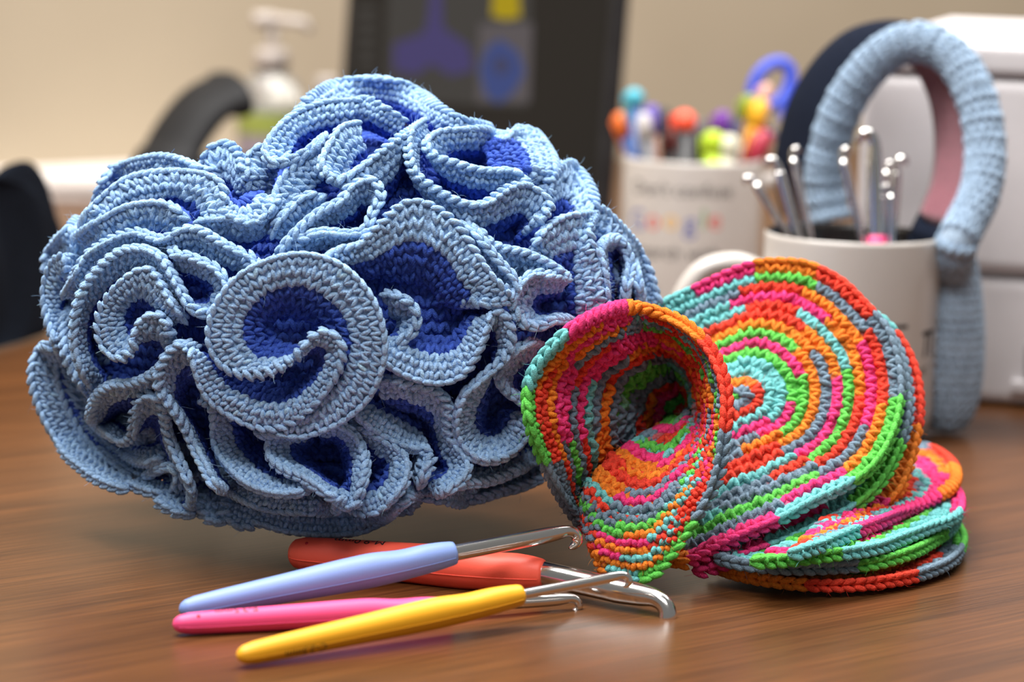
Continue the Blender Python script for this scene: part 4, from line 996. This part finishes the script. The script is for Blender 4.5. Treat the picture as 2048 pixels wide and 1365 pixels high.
panel('grey_card', [S(962, 48), S(1068, 46), S(1062, 205), S(955, 205)], g_gry, 0.0013)
panel('blue_lozenge', [S(1003, 78), S(1040, 105), S(1052, 145), S(1030, 185), S(1000, 208), S(975, 190), S(962, 140), S(975, 98)], g_blu, 0.0016)
panel('lozenge_core', [S(1004, 110), S(1024, 122), S(1024, 142), S(1004, 152), S(988, 138), S(990, 120)], g_cor, 0.0019)
panel('yellow_shape', [S(990, -30), S(1040, -30), S(1044, 34), S(1014, 40), S(986, 32)], g_yel, 0.0016)
for k, yy in enumerate((12, 38, 65, 92, 120)):
    panel('side_icon', [S(716, yy), S(756, yy), S(755, yy + 14), S(715, yy + 14)], g_pan, 0.001)

# ------------------------------------------------------------------ desk phone
ph = at_depth(430, 420, 1.92); ph[2] = 0
phone = empty('desk_phone', tuple(ph), 'black desk phone with arched handset beside the bottle', 'telephone')
PHM = Matrix.Translation(Vector(ph)) @ Matrix.Rotation(math.radians(12), 4, 'Z')
V = [(-0.03, -0.08, 0.001), (0.06, -0.08, 0.001), (0.06, 0.07, 0.001), (-0.03, 0.07, 0.001), (-0.03, -0.08, 0.020), (0.06, -0.08, 0.020), (0.06, 0.07, 0.070), (-0.03, 0.07, 0.070)]
bme = pymesh('base', V, [(3, 2, 1, 0), (4, 5, 6, 7), (0, 1, 5, 4), (1, 2, 6, 5), (2, 3, 7, 6), (3, 0, 4, 7)])
bm = bmesh.new(); bm.from_mesh(bme); bmesh.ops.bevel(bm, geom=bm.edges[:], offset=0.006, segments=3, affect='EDGES'); bm.to_mesh(bme); bm.free()
put('base', xform(bme, PHM), BLACK_PL, phone)
hs = [at_depth(x, y, 1.90 + k * 0.006) for k, (x, y) in enumerate([(322, 345), (345, 300), (372, 255), (405, 215), (440, 192), (470, 188)])]
hs = catmull(hs, 24); put('handset', sweep('handset', hs, [(0.010, 0.024) if 3 < i < 20 else (0.013, 0.026) for i in range(24)], 18), noise_on(material('handset_plastic', rough=0.6, **{'Specular IOR Level': 0.2}), 50, (0.009, 0.009, 0.010), (0.014, 0.014, 0.015)), phone)
for i in range(4):
    for j in range(3):
        kx, ky = 0.0 + j * 0.019, -0.05 + i * 0.022; kz = 0.020 + (ky + 0.08) / 0.15 * 0.050
        put('key', xform(box_mesh('key', (kx, ky, kz - 0.001), (kx + 0.015, ky + 0.014, kz + 0.006), 0.001, 2), PHM), GREY_PL, phone)

# ------------------------------------------------------------------ bottles by the wall
CLEAR = material('clear_gel_plastic', (0.86, 0.88, 0.84), 0.15, 0.0, **{'Transmission Weight': 0.75, 'IOR': 1.35})
PUMP = cm('pump_white', (194, 184, 176)); LBL = cm('label_lilac', (150, 138, 146)); LBG = cm('label_green', (150, 160, 78))
def bottle(px, py_top, dep, R, Hh, label, name, pump=True):
    t = at_depth(px, py_top, dep); c = np.array([t[0], t[1], 0.0]); top = t[2]
    root = empty(name, tuple(c), label, 'bottle')
    b = Hh
    put('body', lathe('body', [(0.001, 0.001), (R * 0.9, 0.001), (R, 0.006), (R, b * 0.78), (R * 0.85, b * 0.92), (R * 0.4, b), (R * 0.35, b + 0.002), (0.0005, b + 0.002)], 40, c), CLEAR, root)
    put('label_band', lathe('label_band', [(R + 0.0003, b * 0.18), (R + 0.0004, b * 0.20), (R + 0.0004, b * 0.62), (R + 0.0003, b * 0.64)], 40, c), LBL, root)
    put('label_stripe', lathe('label_stripe', [(R + 0.0006, b * 0.60), (R + 0.0007, b * 0.61), (R + 0.0007, b * 0.73), (R + 0.0006, b * 0.74)], 40, c), LBG, root)
    put('cap', lathe('cap', [(0.0005, b), (R * 0.5, b), (R * 0.5, b + 0.014), (R * 0.45, b + 0.016), (0.0005, b + 0.016)], 30, c), PUMP, root)
    if pump:
        put('pump_stem', sweep('pump_stem', [c + np.array([0, 0, b + 0.014]), c + np.array([0, 0, top - 0.012])], [0.0042, 0.0042], 14), PUMP, root)
        put('pump_head', sweep('pump_head', [c + np.array([-0.006, 0, top - 0.012]), c + np.array([-0.006, 0, top - 0.002])], [0.008, 0.008], 16), PUMP, root)
        put('spout', sweep('spout', [c + np.array([-0.008, -0.002, top - 0.006]), c + np.array([0.024, -0.006, top - 0.008]), c + np.array([0.028, -0.007, top - 0.014])], [0.004, 0.0034, 0.003], 12), PUMP, root)
bottle(545, 20, 2.15, 0.024, 0.112, 'clear pump bottle with lilac and green label by the wall', 'pump_bottle')
bottle(652, 140, 2.17, 0.015, 0.092, 'small white capped bottle next to the dark monitor', 'small_bottle', False)

# ------------------------------------------------------------------ stack of paper at the back, navy jacket sleeve at the side
pp = at_z(150, 402, 0.0)
me = box_mesh('paper_stack', (-0.16, -0.11, 0.001), (0.16, 0.11, 0.019), 0.001, 1)
stack = empty('paper_stack', (pp[0] - 0.02, pp[1] + 0.12, 0), 'low stack of white paper lying against the wall', 'paper')
for k in range(5):
    me = box_mesh('sheet_bundle', (-0.16, -0.11, 0.0005 + k * 0.0030), (0.16, 0.11, 0.0034 + k * 0.0030))
    o = put('sheet_bundle', me, PAPER, None, smooth=False); o.parent = stack; o.location = (random.uniform(-0.004, 0.004), random.uniform(-0.004, 0.004), 0); o.rotation_euler = (0, 0, math.radians(random.uniform(-2, 2)) + math.radians(4))
# sleeve: a slack fabric tube lying on the desk, running out of frame
k_jack = noise_on(material('navy_cloth', rough=0.9, **{'Sheen Weight': 0.0, 'Specular IOR Level': 0.1}), 500, tuple(lin((14, 19, 28))), tuple(lin((22, 29, 40))), 0.5, 900)
SLV = [(70, 640, 1.62), (35, 600, 1.60), (-10, 560, 1.57), (-80, 530, 1.54), (-150, 500, 1.50), (-300, 480, 1.46), (-480, 470, 1.42)]
sc_ = catmull([at_depth(x, y, d) for x, y, d in SLV], 60)
V = []; F = []; n = 64
for i in range(60):
    f = i / 59; c = sc_[i].copy()
    R0 = (0.030 + 0.020 * min(1, f * 5)) if i > 2 else 0.024 + 0.002 * i
    for j in range(n):
        a = 2 * math.pi * j / n
        r = R0 * (1 + 0.06 * math.sin(f * 34 + 2.2 * math.sin(a * 1.0 + f * 5)) * (0.5 + 0.5 * math.sin(a + 1.0)) + 0.035 * math.sin(3 * a + f * 20) + 0.02 * math.sin(7 * a - f * 31))
        V.append((c[0] + 0.35 * r * math.cos(a), c[1] + r * math.cos(a) * 0.95, max(0.0012, 0.043 + r * 1.05 * math.sin(a))))
for i in range(59):
    for j in range(n): F.append((i * n + j, i * n + (j + 1) % n, (i + 1) * n + (j + 1) % n, (i + 1) * n + j))
F.append(tuple(range(n))[::-1]); F.append(tuple(59 * n + j for j in range(n)))
jac = put('jacket_sleeve', pymesh('jacket_sleeve', V, F), k_jack)
tag(jac, 'dark navy creased jacket sleeve lying on the desk behind the ball', 'jacket')
